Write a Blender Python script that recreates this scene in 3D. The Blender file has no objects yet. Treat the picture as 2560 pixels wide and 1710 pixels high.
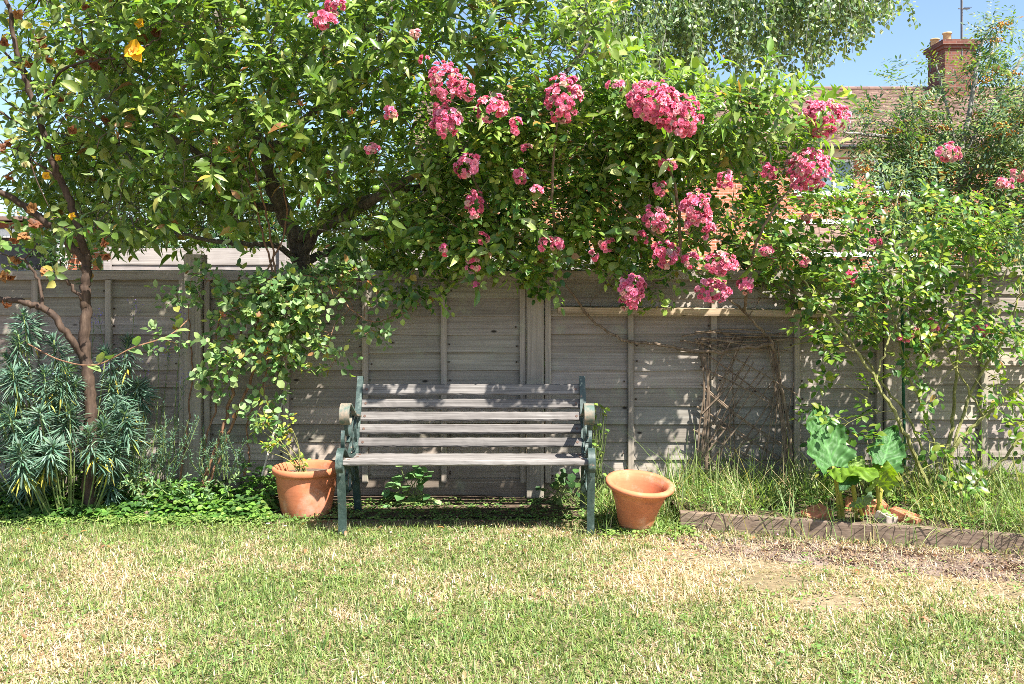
import bpy, math, random
import numpy as np
from mathutils import Vector, Matrix, Euler

# ------------------------------------------------------------------ camera, sky, sun, exposure
S = bpy.context.scene
FPX, CX, HY, CY, CZ = 2250.0, 1280.0, 721.0, -5.2, 1.2      # photo pixels; fence front is the plane y = 0
cd = bpy.data.cameras.new('camera'); cam = bpy.data.objects.new('camera', cd)
S.collection.objects.link(cam); S.camera = cam
cam.location = (0, CY, CZ); cam.rotation_euler = (math.radians(90), 0, 0)
cd.sensor_width = 36; cd.lens = FPX / 2560 * 36; cd.shift_y = -(855 - HY) / 2560
cd.clip_start = 0.05; cd.clip_end = 1000
SUN_EL, SUN_AZ = math.radians(55), math.radians(138)          # azimuth clockwise from +y
sv = Vector((math.sin(SUN_AZ) * math.cos(SUN_EL), math.cos(SUN_AZ) * math.cos(SUN_EL), math.sin(SUN_EL)))
w = bpy.data.worlds.new('World'); S.world = w; w.use_nodes = True
nt = w.node_tree; nt.nodes.clear()
sky = nt.nodes.new('ShaderNodeTexSky'); sky.sky_type = 'NISHITA'; sky.sun_disc = False
sky.sun_elevation = SUN_EL; sky.sun_rotation = SUN_AZ; sky.air_density = 1.0; sky.dust_density = 1.4; sky.ozone_density = 3.0
bg = nt.nodes.new('ShaderNodeBackground'); bg.inputs[1].default_value = 0.085
wo = nt.nodes.new('ShaderNodeOutputWorld')
nt.links.new(sky.outputs[0], bg.inputs[0]); nt.links.new(bg.outputs[0], wo.inputs[0])
ld = bpy.data.lights.new('sun', 'SUN'); ld.energy = 5.0; ld.angle = math.radians(0.53); ld.color = (1.0, 0.95, 0.87)
lo = bpy.data.objects.new('sun', ld); S.collection.objects.link(lo)
lo.location = (4, -6, 12); lo.rotation_euler = sv.to_track_quat('Z', 'Y').to_euler()
S.view_settings.view_transform = 'Standard'; S.view_settings.look = 'None'
S.view_settings.exposure = 1.6; S.view_settings.gamma = 1.0
S.render.engine = 'CYCLES'; S.cycles.use_denoising = False; S.cycles.use_adaptive_sampling = False
S.cycles.pixel_filter_type = 'BLACKMAN_HARRIS'; S.cycles.filter_width = 0.85; S.cycles.sample_clamp_indirect = 3.0
for vl in S.view_layers: vl.cycles.use_denoising = False
S.cycles.max_bounces = 8; S.cycles.diffuse_bounces = 4; S.cycles.transmission_bounces = 6; S.cycles.transparent_max_bounces = 8

rng = np.random.default_rng(11)
random.seed(11)
def P(px, py, y=0.0):                       # the point of the place seen at a photo pixel, at depth y
    d = y - CY
    return np.array([(px - CX) / FPX * d, y, CZ - (py - HY) / FPX * d])
def G(px, py, z=0.0):                       # the same on level ground of height z
    d = (CZ - z) * FPX / (py - HY)
    return np.array([(px - CX) / FPX * d, CY + d, z])
def proj(p):
    d = p[..., 1] - CY
    return CX + FPX * p[..., 0] / d, HY + FPX * (CZ - p[..., 2]) / d
def unit(v):
    v = np.asarray(v, float)
    return v / np.maximum(np.linalg.norm(v, axis=-1, keepdims=True), 1e-9)
_tab = np.random.default_rng(5).random((256, 256))
def vnoise(x, y, sc=1.0):
    x = np.asarray(x) * sc + 100.0; y = np.asarray(y) * sc + 100.0
    xi = np.floor(x).astype(int); yi = np.floor(y).astype(int); fx = x - xi; fy = y - yi
    fx = fx * fx * (3 - 2 * fx); fy = fy * fy * (3 - 2 * fy)
    t = lambda a, b: _tab[a % 256, b % 256]
    return (t(xi, yi) * (1 - fx) + t(xi + 1, yi) * fx) * (1 - fy) + (t(xi, yi + 1) * (1 - fx) + t(xi + 1, yi + 1) * fx) * fy
def fbm(x, y, sc=1.0):
    return (vnoise(x, y, sc) + .5 * vnoise(x, y, sc * 2.1) + .25 * vnoise(x, y, sc * 4.3)) / 1.75

# ------------------------------------------------------------------ materials
M = {}
class NB:
    def __init__(s, name):
        s.m = bpy.data.materials.new(name); s.m.use_nodes = True; s.t = s.m.node_tree; s.t.nodes.clear()
        s.out = s.n('ShaderNodeOutputMaterial')
    def n(s, typ, **k):
        nd = s.t.nodes.new(typ)
        for a, b in k.items(): setattr(nd, a, b)
        return nd
    def l(s, a, b): s.t.links.new(a, b)
    def pos(s, scale=(1, 1, 1), rot=(0, 0, 0)):
        g = s.n('ShaderNodeTexCoord'); mp = s.n('ShaderNodeMapping')
        mp.inputs['Scale'].default_value = scale; mp.inputs['Rotation'].default_value = rot
        s.l(g.outputs['Object'], mp.inputs[0]); return mp.outputs[0]
    def noise(s, vec, scale, detail=4, rough=.6):
        nd = s.n('ShaderNodeTexNoise'); nd.inputs['Scale'].default_value = scale
        nd.inputs['Detail'].default_value = detail; nd.inputs['Roughness'].default_value = rough
        s.l(vec, nd.inputs['Vector']); return nd.outputs[0]
    def ramp(s, fac, stops):
        r = s.n('ShaderNodeValToRGB'); e = r.color_ramp.elements
        while len(e) < len(stops): e.new(.5)
        for i, (p, c) in enumerate(stops):
            e[i].position = p; e[i].color = (*c, 1) if len(c) == 3 else c
        s.l(fac, r.inputs[0]); return r.outputs[0]
    def mix(s, fac, a, b, mode='MIX'):
        m = s.n('ShaderNodeMix', data_type='RGBA', blend_type=mode)
        for sock, v in ((m.inputs[0], fac), (m.inputs[6], a), (m.inputs[7], b)):
            if isinstance(v, (int, float)): sock.default_value = v
            elif isinstance(v, tuple): sock.default_value = (*v, 1)
            else: s.l(v, sock)
        return m.outputs[2]
    def bump(s, h, strength, dist):
        b = s.n('ShaderNodeBump'); b.inputs['Strength'].default_value = strength; b.inputs['Distance'].default_value = dist
        s.l(h, b.inputs['Height']); return b.outputs[0]
    def bsdf(s, col, rough, normal=None, spec=.5, metal=0.0):
        p = s.n('ShaderNodeBsdfPrincipled')
        for sock, v in ((p.inputs['Base Color'], col), (p.inputs['Roughness'], rough)):
            if isinstance(v, (int, float)): sock.default_value = v
            elif isinstance(v, tuple): sock.default_value = (*v, 1)
            else: s.l(v, sock)
        p.inputs['Specular IOR Level'].default_value = spec; p.inputs['Metallic'].default_value = metal
        if normal is not None: s.l(normal, p.inputs['Normal'])
        return p.outputs[0]
    def done(s, sh): s.l(sh, s.out.inputs[0]); return s.m

def leaf_mat(name, rough=.42, trans=.35, back=1.5, spec=.45, tint=(1.35, 1.5, .35)):
    b = NB(name)
    a = b.n('ShaderNodeAttribute', attribute_name='col')
    g = b.n('ShaderNodeNewGeometry')
    nz = b.noise(b.pos(), 60, 2)
    c = b.mix(.25, a.outputs[0], b.ramp(nz, [(.3, (.55, .6, .5)), (.7, (1.5, 1.4, 1.5))]), 'MULTIPLY')
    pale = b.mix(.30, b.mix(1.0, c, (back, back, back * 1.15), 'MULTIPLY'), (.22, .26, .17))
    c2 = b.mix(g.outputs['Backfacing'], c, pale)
    pr = b.bsdf(c2, rough, None, spec)
    tr = b.n('ShaderNodeBsdfTranslucent'); b.l(b.mix(1.0, c, tint, 'MULTIPLY'), tr.inputs[0])
    mx = b.n('ShaderNodeMixShader'); mx.inputs[0].default_value = trans
    b.l(pr, mx.inputs[1]); b.l(tr.outputs[0], mx.inputs[2])
    M[name] = b.done(mx.outputs[0])
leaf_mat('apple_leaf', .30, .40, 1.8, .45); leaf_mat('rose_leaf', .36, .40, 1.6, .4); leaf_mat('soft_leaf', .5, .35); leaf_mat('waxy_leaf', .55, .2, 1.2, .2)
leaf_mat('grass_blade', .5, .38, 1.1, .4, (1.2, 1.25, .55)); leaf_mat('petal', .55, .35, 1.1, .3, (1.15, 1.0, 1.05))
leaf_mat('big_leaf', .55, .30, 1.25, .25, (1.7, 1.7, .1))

def wood_mat(name, axis, dark, mid, light, knots=True, stain=(.30, .33, .22)):
    b = NB(name)
    sc = {'x': (.8, 30, 42), 'z': (42, 42, .8)}[axis]
    v = b.pos(sc); v1 = b.pos()
    grain = b.noise(v, 2.2, 6, .65); big = b.noise(v1, 2.6, 4); patch = b.noise(v1, 9, 5)
    c = b.ramp(grain, [(.28, dark), (.5, mid), (.75, light)])
    c = b.mix(.55, c, b.ramp(big, [(.3, (.62, .6, .6)), (.55, (1, 1, 1)), (.75, (1.35, 1.27, 1.18))]), 'MULTIPLY')
    at = b.n('ShaderNodeAttribute', attribute_name='col')
    c = b.mix(1.0, c, at.outputs[0], 'MULTIPLY')
    c = b.mix(b.ramp(patch, [(.56, (0, 0, 0)), (.72, (.4, .4, .4))]), c, stain)
    if knots:
        vo = b.n('ShaderNodeTexVoronoi'); vo.inputs['Scale'].default_value = 1.0
        b.l(b.pos({'x': (3.3, 3.3, 7.7), 'z': (9, 9, 3)}[axis]), vo.inputs['Vector'])
        k = b.ramp(vo.outputs['Distance'], [(.035, (1, 1, 1)), (.075, (0, 0, 0))])
        c = b.mix(k, c, (.03, .025, .02))
    M[name] = b.done(b.bsdf(c, .85, b.bump(grain, .5, .004), .25))
wood_mat('fence_board', 'x', (.175, .150, .125), (.27, .235, .20), (.37, .328, .286))
wood_mat('fence_upright', 'z', (.21, .18, .15), (.305, .265, .22), (.40, .35, .295), False)
wood_mat('rail_wood', 'x', (.17, .13, .09), (.33, .25, .17), (.48, .38, .26), False, (.3, .3, .15))
wood_mat('slat_wood', 'x', (.062, .056, .052), (.175, .163, .152), (.32, .302, .285), False, (.2, .18, .17))
wood_mat('sleeper_wood', 'x', (.085, .058, .042), (.19, .138, .102), (.29, .22, .165), False, (.14, .10, .08))
wood_mat('far_board', 'x', (.2, .175, .16), (.28, .25, .235), (.36, .33, .31), False, (.4, .37, .36))

def bark_mat(name, a, c, e, sc=(18, 18, 3)):
    b = NB(name); n1 = b.noise(b.pos(sc), 3, 6, .7); n2 = b.noise(b.pos(), 14, 4)
    col = b.mix(.4, b.ramp(n1, [(.3, a), (.55, c), (.8, e)]), b.ramp(n2, [(.35, (.5, .5, .5)), (.7, (1.5, 1.5, 1.4))]), 'MULTIPLY')
    M[name] = b.done(b.bsdf(col, .8, b.bump(n1, .6, .006), .3))
bark_mat('apple_bark', (.05, .042, .035), (.12, .105, .085), (.25, .23, .19))
bark_mat('brown_bark', (.030, .019, .014), (.075, .048, .034), (.15, .105, .075))
bark_mat('vine_bark', (.10, .05, .028), (.24, .13, .075), (.40, .27, .18))
bark_mat('cane_bark', (.10, .10, .03), (.24, .24, .085), (.38, .35, .18))
bark_mat('stick_bark', (.07, .048, .032), (.19, .14, .10), (.38, .30, .22))
bark_mat('grey_bark', (.12, .11, .10), (.3, .28, .26), (.5, .48, .45))
bark_mat('green_stem', (.08, .12, .04), (.17, .22, .07), (.26, .3, .12))
bark_mat('stalk', (.20, .20, .03), (.36, .33, .06), (.42, .25, .10), (30, 30, 2))
bark_mat('stake_green', (.012, .06, .028), (.02, .09, .045), (.03, .12, .06))

def terracotta():
    b = NB('terracotta'); n1 = b.noise(b.pos(), 9, 5); n2 = b.noise(b.pos((3, 3, 40)), 3, 4); n3 = b.noise(b.pos(), 60, 3)
    c = b.ramp(n1, [(.3, (.42, .135, .06)), (.55, (.52, .18, .085)), (.75, (.60, .25, .13))])
    c = b.mix(.3, c, b.ramp(n2, [(.3, (.75, .7, .7)), (.7, (1.2, 1.2, 1.25))]), 'MULTIPLY')
    c = b.mix(b.ramp(b.noise(b.pos(), 4, 6, .7), [(.52, (0, 0, 0)), (.68, (.55, .55, .55))]), c, (.58, .44, .35))
    c = b.mix(b.ramp(b.noise(b.pos((1, 1, 2.5)), 7, 6, .75), [(.56, (0, 0, 0)), (.72, (.6, .6, .6))]), c, (.16, .085, .05))
    M['terracotta'] = b.done(b.bsdf(c, .8, b.bump(n3, .15, .002), .3))
terracotta()
def iron():
    b = NB('painted_iron'); n1 = b.noise(b.pos(), 14, 6, .7); n2 = b.noise(b.pos(), 70, 3)
    c = b.ramp(n2, [(.3, (.018, .036, .032)), (.7, (.042, .072, .063))])
    c = b.mix(b.ramp(n1, [(.52, (0, 0, 0)), (.62, (1, 1, 1))]), c, (.10, .135, .118))
    c = b.mix(b.ramp(b.noise(b.pos(), 22, 6, .75), [(.62, (0, 0, 0)), (.70, (1, 1, 1))]), c, (.27, .17, .115))
    M['painted_iron'] = b.done(b.bsdf(c, .5, b.bump(n2, .2, .002), .5))
    b = NB('worn_iron'); n1 = b.noise(b.pos(), 20, 6, .7)
    c = b.ramp(n1, [(.40, (.06, .105, .085)), (.52, (.16, .15, .115)), (.68, (.30, .22, .16))])
    M['worn_iron'] = b.done(b.bsdf(c, .6, b.bump(n1, .3, .002), .4))
iron()
def plain(name, col, rough=.6, var=.25, sc=12, spec=.4, metal=0):
    b = NB(name); n1 = b.noise(b.pos(), sc, 5)
    lo_ = tuple(x * (1 - var) for x in col); hi = tuple(min(1, x * (1 + var)) for x in col)
    M[name] = b.done(b.bsdf(b.ramp(n1, [(.3, lo_), (.7, hi)]), rough, b.bump(n1, .15, .003), spec, metal))
plain('white_paint', (.78, .78, .77), .4, .06); plain('cream_paint', (.62, .55, .42), .6, .1); plain('gutter_black', (.02, .02, .022), .4)
plain('clay_pot', (.62, .46, .25), .8); plain('aerial_metal', (.12, .12, .13), .5); plain('plaque', (.5, .52, .42), .5, .15, 60)
plain('bolt', (.12, .07, .05), .6); plain('pot_soil', (.10, .075, .055), .95, .5, 60); plain('cane_grey', (.42, .38, .33), .7, .3, 40)
plain('apple_skin', (.20, .33, .06), .3, .3, 25); plain('berry', (.55, .22, .03), .4, .3, 30); plain('daisy_white', (.85, .85, .8), .6, .05)
plain('dark_glass_frame', (.05, .05, .06), .5)
def brick_mat(name, c1, c2, mortar, sc=1.0):
    b = NB(name); g = b.n('ShaderNodeTexCoord'); sp = b.n('ShaderNodeSeparateXYZ'); cb = b.n('ShaderNodeCombineXYZ')
    ad = b.n('ShaderNodeMath', operation='ADD')
    b.l(g.outputs['Object'], sp.inputs[0]); b.l(sp.outputs[0], ad.inputs[0]); b.l(sp.outputs[1], ad.inputs[1])
    b.l(ad.outputs[0], cb.inputs[0]); b.l(sp.outputs[2], cb.inputs[1])
    br = b.n('ShaderNodeTexBrick'); b.l(cb.outputs[0], br.inputs[0])
    br.inputs['Scale'].default_value = 1.0; br.inputs['Brick Width'].default_value = .225 * sc; br.inputs['Row Height'].default_value = .075 * sc
    br.inputs['Mortar Size'].default_value = .006 * sc; br.inputs['Color1'].default_value = (*c1, 1); br.inputs['Color2'].default_value = (*c2, 1)
    br.inputs['Mortar'].default_value = (*mortar, 1)
    n1 = b.noise(b.pos(), 6, 5)
    c = b.mix(.35, br.outputs[0], b.ramp(n1, [(.3, (.6, .6, .6)), (.7, (1.4, 1.4, 1.4))]), 'MULTIPLY')
    at = b.n('ShaderNodeAttribute', attribute_name='col'); c = b.mix(1.0, c, at.outputs[0], 'MULTIPLY')
    M[name] = b.done(b.bsdf(c, .9, b.bump(br.outputs[1], -.4, .01), .2))
brick_mat('house_brick', (.42, .16, .09), (.33, .125, .07), (.42, .36, .30))
brick_mat('chimney_brick', (.19, .075, .055), (.13, .052, .04), (.18, .14, .12))
brick_mat('roof_tile', (.23, .15, .12), (.155, .10, .08), (.10, .065, .055), 1.6)
def glass():
    b = NB('window_glass'); n = b.noise(b.pos(), 1.5, 2)
    M['window_glass'] = b.done(b.bsdf(b.ramp(n, [(.3, (.05, .08, .10)), (.7, (.25, .36, .42))]), .08, None, .8))
glass()
def loose_brick():
    b = NB('loose_brick'); n = b.noise(b.pos(), 18, 6, .7)
    M['loose_brick'] = b.done(b.bsdf(b.ramp(n, [(.3, (.30, .10, .05)), (.55, (.48, .18, .10)), (.75, (.55, .33, .24))]), .9, b.bump(n, .6, .006), .2))
    b = NB('grey_brick'); n = b.noise(b.pos(), 18, 6, .7)
    M['grey_brick'] = b.done(b.bsdf(b.ramp(n, [(.3, (.22, .18, .15)), (.6, (.36, .30, .26)), (.75, (.45, .40, .36))]), .9, b.bump(n, .6, .006), .2))
loose_brick()
def ground_mats():
    b = NB('lawn_soil'); v = b.pos(); n1 = b.noise(v, 2.2, 6, .65); n2 = b.noise(v, 34, 6, .75); n3 = b.noise(v, 160, 4, .7)
    c = b.ramp(n1, [(.35, (.17, .14, .08)), (.5, (.24, .19, .115)), (.65, (.30, .24, .16))])
    c = b.mix(.65, c, b.ramp(n2, [(.3, (.35, .33, .3)), (.7, (1.4, 1.35, 1.3))]), 'MULTIPLY')
    M['lawn_soil'] = b.done(b.bsdf(c, .95, b.bump(n3, .6, .01), .2))
    b = NB('bare_soil'); v = b.pos(); n1 = b.noise(v, 5, 6, .65); n2 = b.noise(v, 60, 6, .75); n3 = b.noise(v, 220, 4, .7)
    c = b.ramp(n1, [(.40, (.085, .05, .035)), (.52, (.23, .175, .145)), (.68, (.31, .245, .205))])
    c = b.mix(.6, c, b.ramp(n2, [(.3, (.4, .36, .34)), (.7, (1.35, 1.3, 1.25))]), 'MULTIPLY')
    M['bare_soil'] = b.done(b.bsdf(c, .95, b.bump(n3, .7, .012), .2))
    b = NB('bed_soil'); v = b.pos(); n2 = b.noise(v, 40, 6, .75)
    M['bed_soil'] = b.done(b.bsdf(b.ramp(n2, [(.3, (.045, .03, .02)), (.55, (.11, .08, .055)), (.75, (.22, .17, .13))]), .95, b.bump(n2, .7, .015), .2))
ground_mats()

# ------------------------------------------------------------------ mesh helpers
class Geo:
    """collects vertices, faces and a per-vertex colour; build() links them as ONE mesh object"""
    def __init__(s): s.v = []; s.f = []; s.c = []; s.n = 0
    def add(s, V, F, C=(1, 1, 1)):
        V = np.asarray(V, float).reshape(-1, 3); C = np.asarray(C, float)
        s.v.append(V); s.c.append(np.broadcast_to(C, (len(V), 3)))
        for fa in (F if isinstance(F, list) and isinstance(F[0], np.ndarray) else [F]):
            fa = np.asarray(fa, int)
            if fa.size: s.f.append(fa + s.n)
        s.n += len(V); return s
    def box(s, c, size, rot=None, C=(1, 1, 1), bev=0.0):
        h = np.array(size) / 2
        if bev > 0:
            bm_pts = []
            V = np.array([[x, y, z] for x in (-1, 1) for y in (-1, 1) for z in (-1, 1)], float) * h
        V = np.array([[x, y, z] for x in (-1, 1) for y in (-1, 1) for z in (-1, 1)], float) * h
        if rot is not None: V = V @ np.array(Euler(rot).to_matrix()).T
        return s.add(V + np.array(c), [[0, 1, 3, 2], [4, 6, 7, 5], [0, 4, 5, 1], [2, 3, 7, 6], [0, 2, 6, 4], [1, 5, 7, 3]], C)
    def prism(s, prof, x0, x1, C=(1, 1, 1), jit=0.0, seg=1):
        """closed (y, z) profile swept along x"""
        n = len(prof); xs = np.linspace(x0, x1, seg + 1); V = []
        for x in xs:
            a = np.array(prof) + (rng.normal(0, jit, (n, 2)) if jit else 0)
            V.append(np.column_stack([np.full(n, x), a]))
        F = [[i * n + j, i * n + (j + 1) % n, (i + 1) * n + (j + 1) % n, (i + 1) * n + j] for i in range(seg) for j in range(n)]
        s.add(np.concatenate(V), np.array(F), C)
        b = s.n - n * (seg + 1)
        s.f.append(np.array([[b + j for j in range(n)][::-1]])); s.f.append(np.array([[s.n - n + j for j in range(n)]]))
        return s
    def tube(s, pts, rad, sides=6, C=(1, 1, 1), flat=1.0, side_dir=None):
        pts = np.asarray(pts, float); n = len(pts)
        rad = np.broadcast_to(np.asarray(rad, float), (n,)); t = unit(np.gradient(pts, axis=0))
        ref = np.array(side_dir if side_dir is not None else (0.3, 1, 0.2), float)
        a = unit(ref - (t @ ref)[:, None] * t); b = np.cross(t, a)
        an = np.arange(sides) / sides * 2 * math.pi
        if sides == 4: an = an + math.pi / 4
        V = pts[:, None] + rad[:, None, None] * (np.cos(an)[None, :, None] * a[:, None] * flat + np.sin(an)[None, :, None] * b[:, None])
        i = np.arange(n - 1)[:, None] * sides; j = np.arange(sides)[None]; k = (j + 1) % sides
        F = np.stack([i + j, i + k, i + sides + k, i + sides + j], -1).reshape(-1, 4)
        s.add(V.reshape(-1, 3), F, C)
        b0 = s.n - n * sides
        s.f.append(np.array([[b0 + q for q in range(sides)][::-1]])); s.f.append(np.array([[s.n - sides + q for q in range(sides)]]))
        return s
    def lathe(s, prof, seg=48, C=(1, 1, 1)):
        an = np.arange(seg) / seg * 2 * math.pi; n = len(prof)
        V = np.array([[r * math.cos(a), r * math.sin(a), z] for r, z in prof for a in an])
        i = np.arange(n - 1)[:, None] * seg; j = np.arange(seg)[None]; k = (j + 1) % seg
        return s.add(V, np.stack([i + j, i + k, i + seg + k, i + seg + j], -1).reshape(-1, 4), C)
    def build(s, name, mat, parent=None, smooth=False, loc=(0, 0, 0)):
        me = bpy.data.meshes.new(name)
        V = np.concatenate(s.v) - np.array(loc); C = np.concatenate(s.c)
        tot = np.concatenate([np.full(len(f), f.shape[1]) for f in s.f]); li = np.concatenate([f.ravel() for f in s.f])
        me.vertices.add(len(V)); me.vertices.foreach_set('co', V.ravel().astype(np.float32))
        me.loops.add(len(li)); me.loops.foreach_set('vertex_index', li.astype(np.int32))
        me.polygons.add(len(tot)); me.polygons.foreach_set('loop_start', np.concatenate([[0], np.cumsum(tot)[:-1]]).astype(np.int32))
        me.polygons.foreach_set('use_smooth', np.full(len(tot), smooth))
        at = me.attributes.new('col', 'FLOAT_COLOR', 'POINT')
        at.data.foreach_set('color', np.column_stack([C, np.ones(len(C))]).ravel().astype(np.float32))
        me.update(calc_edges=True); me.validate()
        me.materials.append(M[mat])
        o = bpy.data.objects.new(name, me); S.collection.objects.link(o)
        if parent is not None: o.parent = parent
        o.location = loc
        return o
def tag(o, label=None, cat=None, group=None, kind=None):
    for k, v in (('label', label), ('category', cat), ('group', group), ('kind', kind)):
        if v: o[k] = v
    return o
def thing(name, label, cat, loc=(0, 0, 0), group=None):
    o = bpy.data.objects.new(name, None); S.collection.objects.link(o); o.location = loc; o.empty_display_size = .1
    return tag(o, label, cat, group)
def local(o, pt): return tuple(np.array(pt) - np.array(o.location))

def spline(pts, n=10):
    pts = np.asarray(pts, float)
    if len(pts) < 3: return np.linspace(pts[0], pts[-1], n + 1)
    p = np.concatenate([[2 * pts[0] - pts[1]], pts, [2 * pts[-1] - pts[-2]]]); out = []
    for i in range(1, len(p) - 2):
        for t in np.arange(n) / n:
            out.append(.5 * ((2 * p[i]) + (-p[i - 1] + p[i + 1]) * t + (2 * p[i - 1] - 5 * p[i] + 4 * p[i + 1] - p[i + 2]) * t * t + (-p[i - 1] + 3 * p[i] - 3 * p[i + 1] + p[i + 2]) * t ** 3))
    out.append(pts[-1]); return np.array(out)

# ---- leaves.  template rows: (u across -1..1, t along 0..1)
T_OVAL = (np.array([(0, 0), (-.75, .3), (0, .3), (.75, .3), (-.8, .65), (0, .65), (.8, .65), (0, 1)], float),
          [np.array([(0, 2, 1), (0, 3, 2), (4, 5, 7), (5, 6, 7)]), np.array([(1, 2, 5, 4), (2, 3, 6, 5)])])
T_ROUND = (np.array([(0, 0), (-.95, .28), (0, .3), (.95, .28), (-.9, .68), (0, .68), (.9, .68), (0, 1)], float), T_OVAL[1])
T_NARROW = (np.array([(0, 0), (-.7, .35), (.7, .35), (-.8, .7), (.8, .7), (0, 1)], float),
            [np.array([(0, 2, 1), (3, 4, 5)]), np.array([(1, 2, 4, 3)])])
T_RHOMB = (np.array([(0, 0), (-1, .45), (1, .45), (0, 1)], float), [np.array([(0, 2, 3), (0, 3, 1)])])
T_LONG = (np.array([(-1, 0), (1, 0), (-.95, .3), (.95, .3), (-.8, .55), (.8, .55), (-.5, .8), (.5, .8), (0, 1)], float), [np.array([(6, 7, 8)]), np.array([(0, 1, 3, 2), (2, 3, 5, 4), (4, 5, 7, 6)])])
T_BLADE = (np.array([(-1, 0), (1, 0), (-.8, .5), (.8, .5), (0, 1)], float), [np.array([(2, 3, 4)]), np.array([(0, 1, 3, 2)])])
def leaves(geo, Pn, D, N, L, W, tpl, col, fold=.3, droop=.2, twist=0.0):
    n = len(Pn)
    if n == 0: return
    b3 = lambda x: np.broadcast_to(np.asarray(x, float), (n,))
    L, W, fold, droop = b3(L), b3(W), b3(fold), b3(droop)
    a = unit(D); b = np.cross(a, N); b = unit(b + 1e-6); nn = np.cross(b, a)
    T, F = tpl; u = T[:, 0]; t = T[:, 1]
    V = (Pn[:, None] + a[:, None] * (t[None, :, None] * L[:, None, None]) + b[:, None] * (u[None, :, None] * W[:, None, None] * .5)
         + nn[:, None] * ((np.abs(u)[None] * fold[:, None] * W[:, None] * .5 - droop[:, None] * (t ** 2)[None] * L[:, None])[..., None]))
    if V.shape[0] and twist:
        V = V + nn[:, None] * (np.sin(t * 7.0)[None] * u[None] * twist * W[:, None])[..., None]
    k = len(T); off = (np.arange(n) * k)[:, None, None]
    C = np.asarray(col, float)
    if C.ndim == 2: C = np.repeat(C, k, axis=0)
    elif C.ndim == 3: C = C.reshape(-1, 3)
    geo.add(V.reshape(-1, 3), [(off + f[None]).reshape(-1, f.shape[1]) for f in F], C)
def pick(n, cols, probs=None, var=.18):
    cols = np.array(cols, float); i = rng.choice(len(cols), n, p=probs)
    return np.clip(cols[i] * (1 + rng.normal(0, var, (n, 1))) * (1 + rng.normal(0, .06, (n, 3))), .004, .95)
def rdir(n): return unit(rng.normal(size=(n, 3)))

def grow(geo, limbs, targets, r0=.006, r1=.0018, sag=.06, step=.08, C=(1, 1, 1), sides=4, maxd=9):
    """limbs: (points, radius start, radius end) drawn as tapering boughs; every target is then reached by a thin twig from the nearest wood"""
    nodes = []
    for pts, a, b in limbs:
        sp = spline(pts, 8)
        sp[1:-1] += rng.normal(0, .004, sp[1:-1].shape)
        geo.tube(sp, np.linspace(a, b, len(sp)), 9 if a > .02 else 6, C); nodes.append(sp[len(sp) // 5:])
    nodes = np.concatenate(nodes); dirs = []
    d0 = np.min(np.linalg.norm(targets[:, None] - nodes[None], axis=2), axis=1) if len(targets) < 4000 else np.zeros(len(targets))
    order = np.argsort(d0); outd = np.zeros_like(targets)
    buf = np.zeros((len(nodes) + len(targets) * 4, 3)); buf[:len(nodes)] = nodes; m = len(nodes)
    for i in order:
        d = np.linalg.norm(buf[:m] - targets[i], axis=1); j = int(np.argmin(d)); a = buf[j]; bpt = targets[i]
        L = d[j]; mid = (a + bpt) / 2 + rng.normal(0, .08, 3) * L + np.array([0, 0, sag * L])
        sp = spline([a, mid, bpt], 3); rr = r0 * min(1.6, .6 + L)
        geo.tube(sp, np.linspace(rr, r1, len(sp)), sides, C)
        outd[i] = unit(sp[-1] - sp[-2])
        buf[m:m + 4] = sp[[2, 3, 5, 6]]; m += 4
    return outd

# ------------------------------------------------------------------ ground
def sheet(name, mat, x0, x1, y0, y1, z, nx=1, ny=1, amp=0.0, kind='structure'):
    xs = np.linspace(x0, x1, nx + 1); ys = np.linspace(y0, y1, ny + 1); X, Y = np.meshgrid(xs, ys)
    Z = np.full(X.shape, z) + amp * (fbm(X, Y, 3.0) - .5)
    i = np.arange(ny)[:, None] * (nx + 1); j = np.arange(nx)[None]
    F = np.stack([i + j, i + j + 1, i + nx + 2 + j, i + nx + 1 + j], -1).reshape(-1, 4)
    g = Geo().add(np.column_stack([X.ravel(), Y.ravel(), Z.ravel()]), F)
    return tag(g.build(name, mat, smooth=True), kind=kind)
sheet('ground', 'lawn_soil', -150, 150, -60, 240, -.008)
EDGE_L = lambda x: -.47 + 0 * x                                 # front edge of the planted strip on the left
def sleeper_y(x): return np.interp(x, [.82, 2.4], [-.71, -1.16])
sheet('bed', 'bed_soil', -3.6, .80, -.50, .30, .004, 60, 14, .02)
g = Geo()                                                       # raised bed behind the sleeper
xs = np.linspace(.84, 3.3, 40); V = []
for x in xs:
    for t in np.linspace(0, 1, 8):
        y = (sleeper_y(x) + .03) * (1 - t) + .25 * t
        V.append((x, y, .075 + .02 * (fbm(x, y, 5) - .5)))
g.add(V, np.array([[i * 8 + j, (i + 1) * 8 + j, (i + 1) * 8 + j + 1, i * 8 + j + 1] for i in range(39) for j in range(7)]))
tag(g.build('raised_bed', 'bed_soil', smooth=True), kind='structure')

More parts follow.
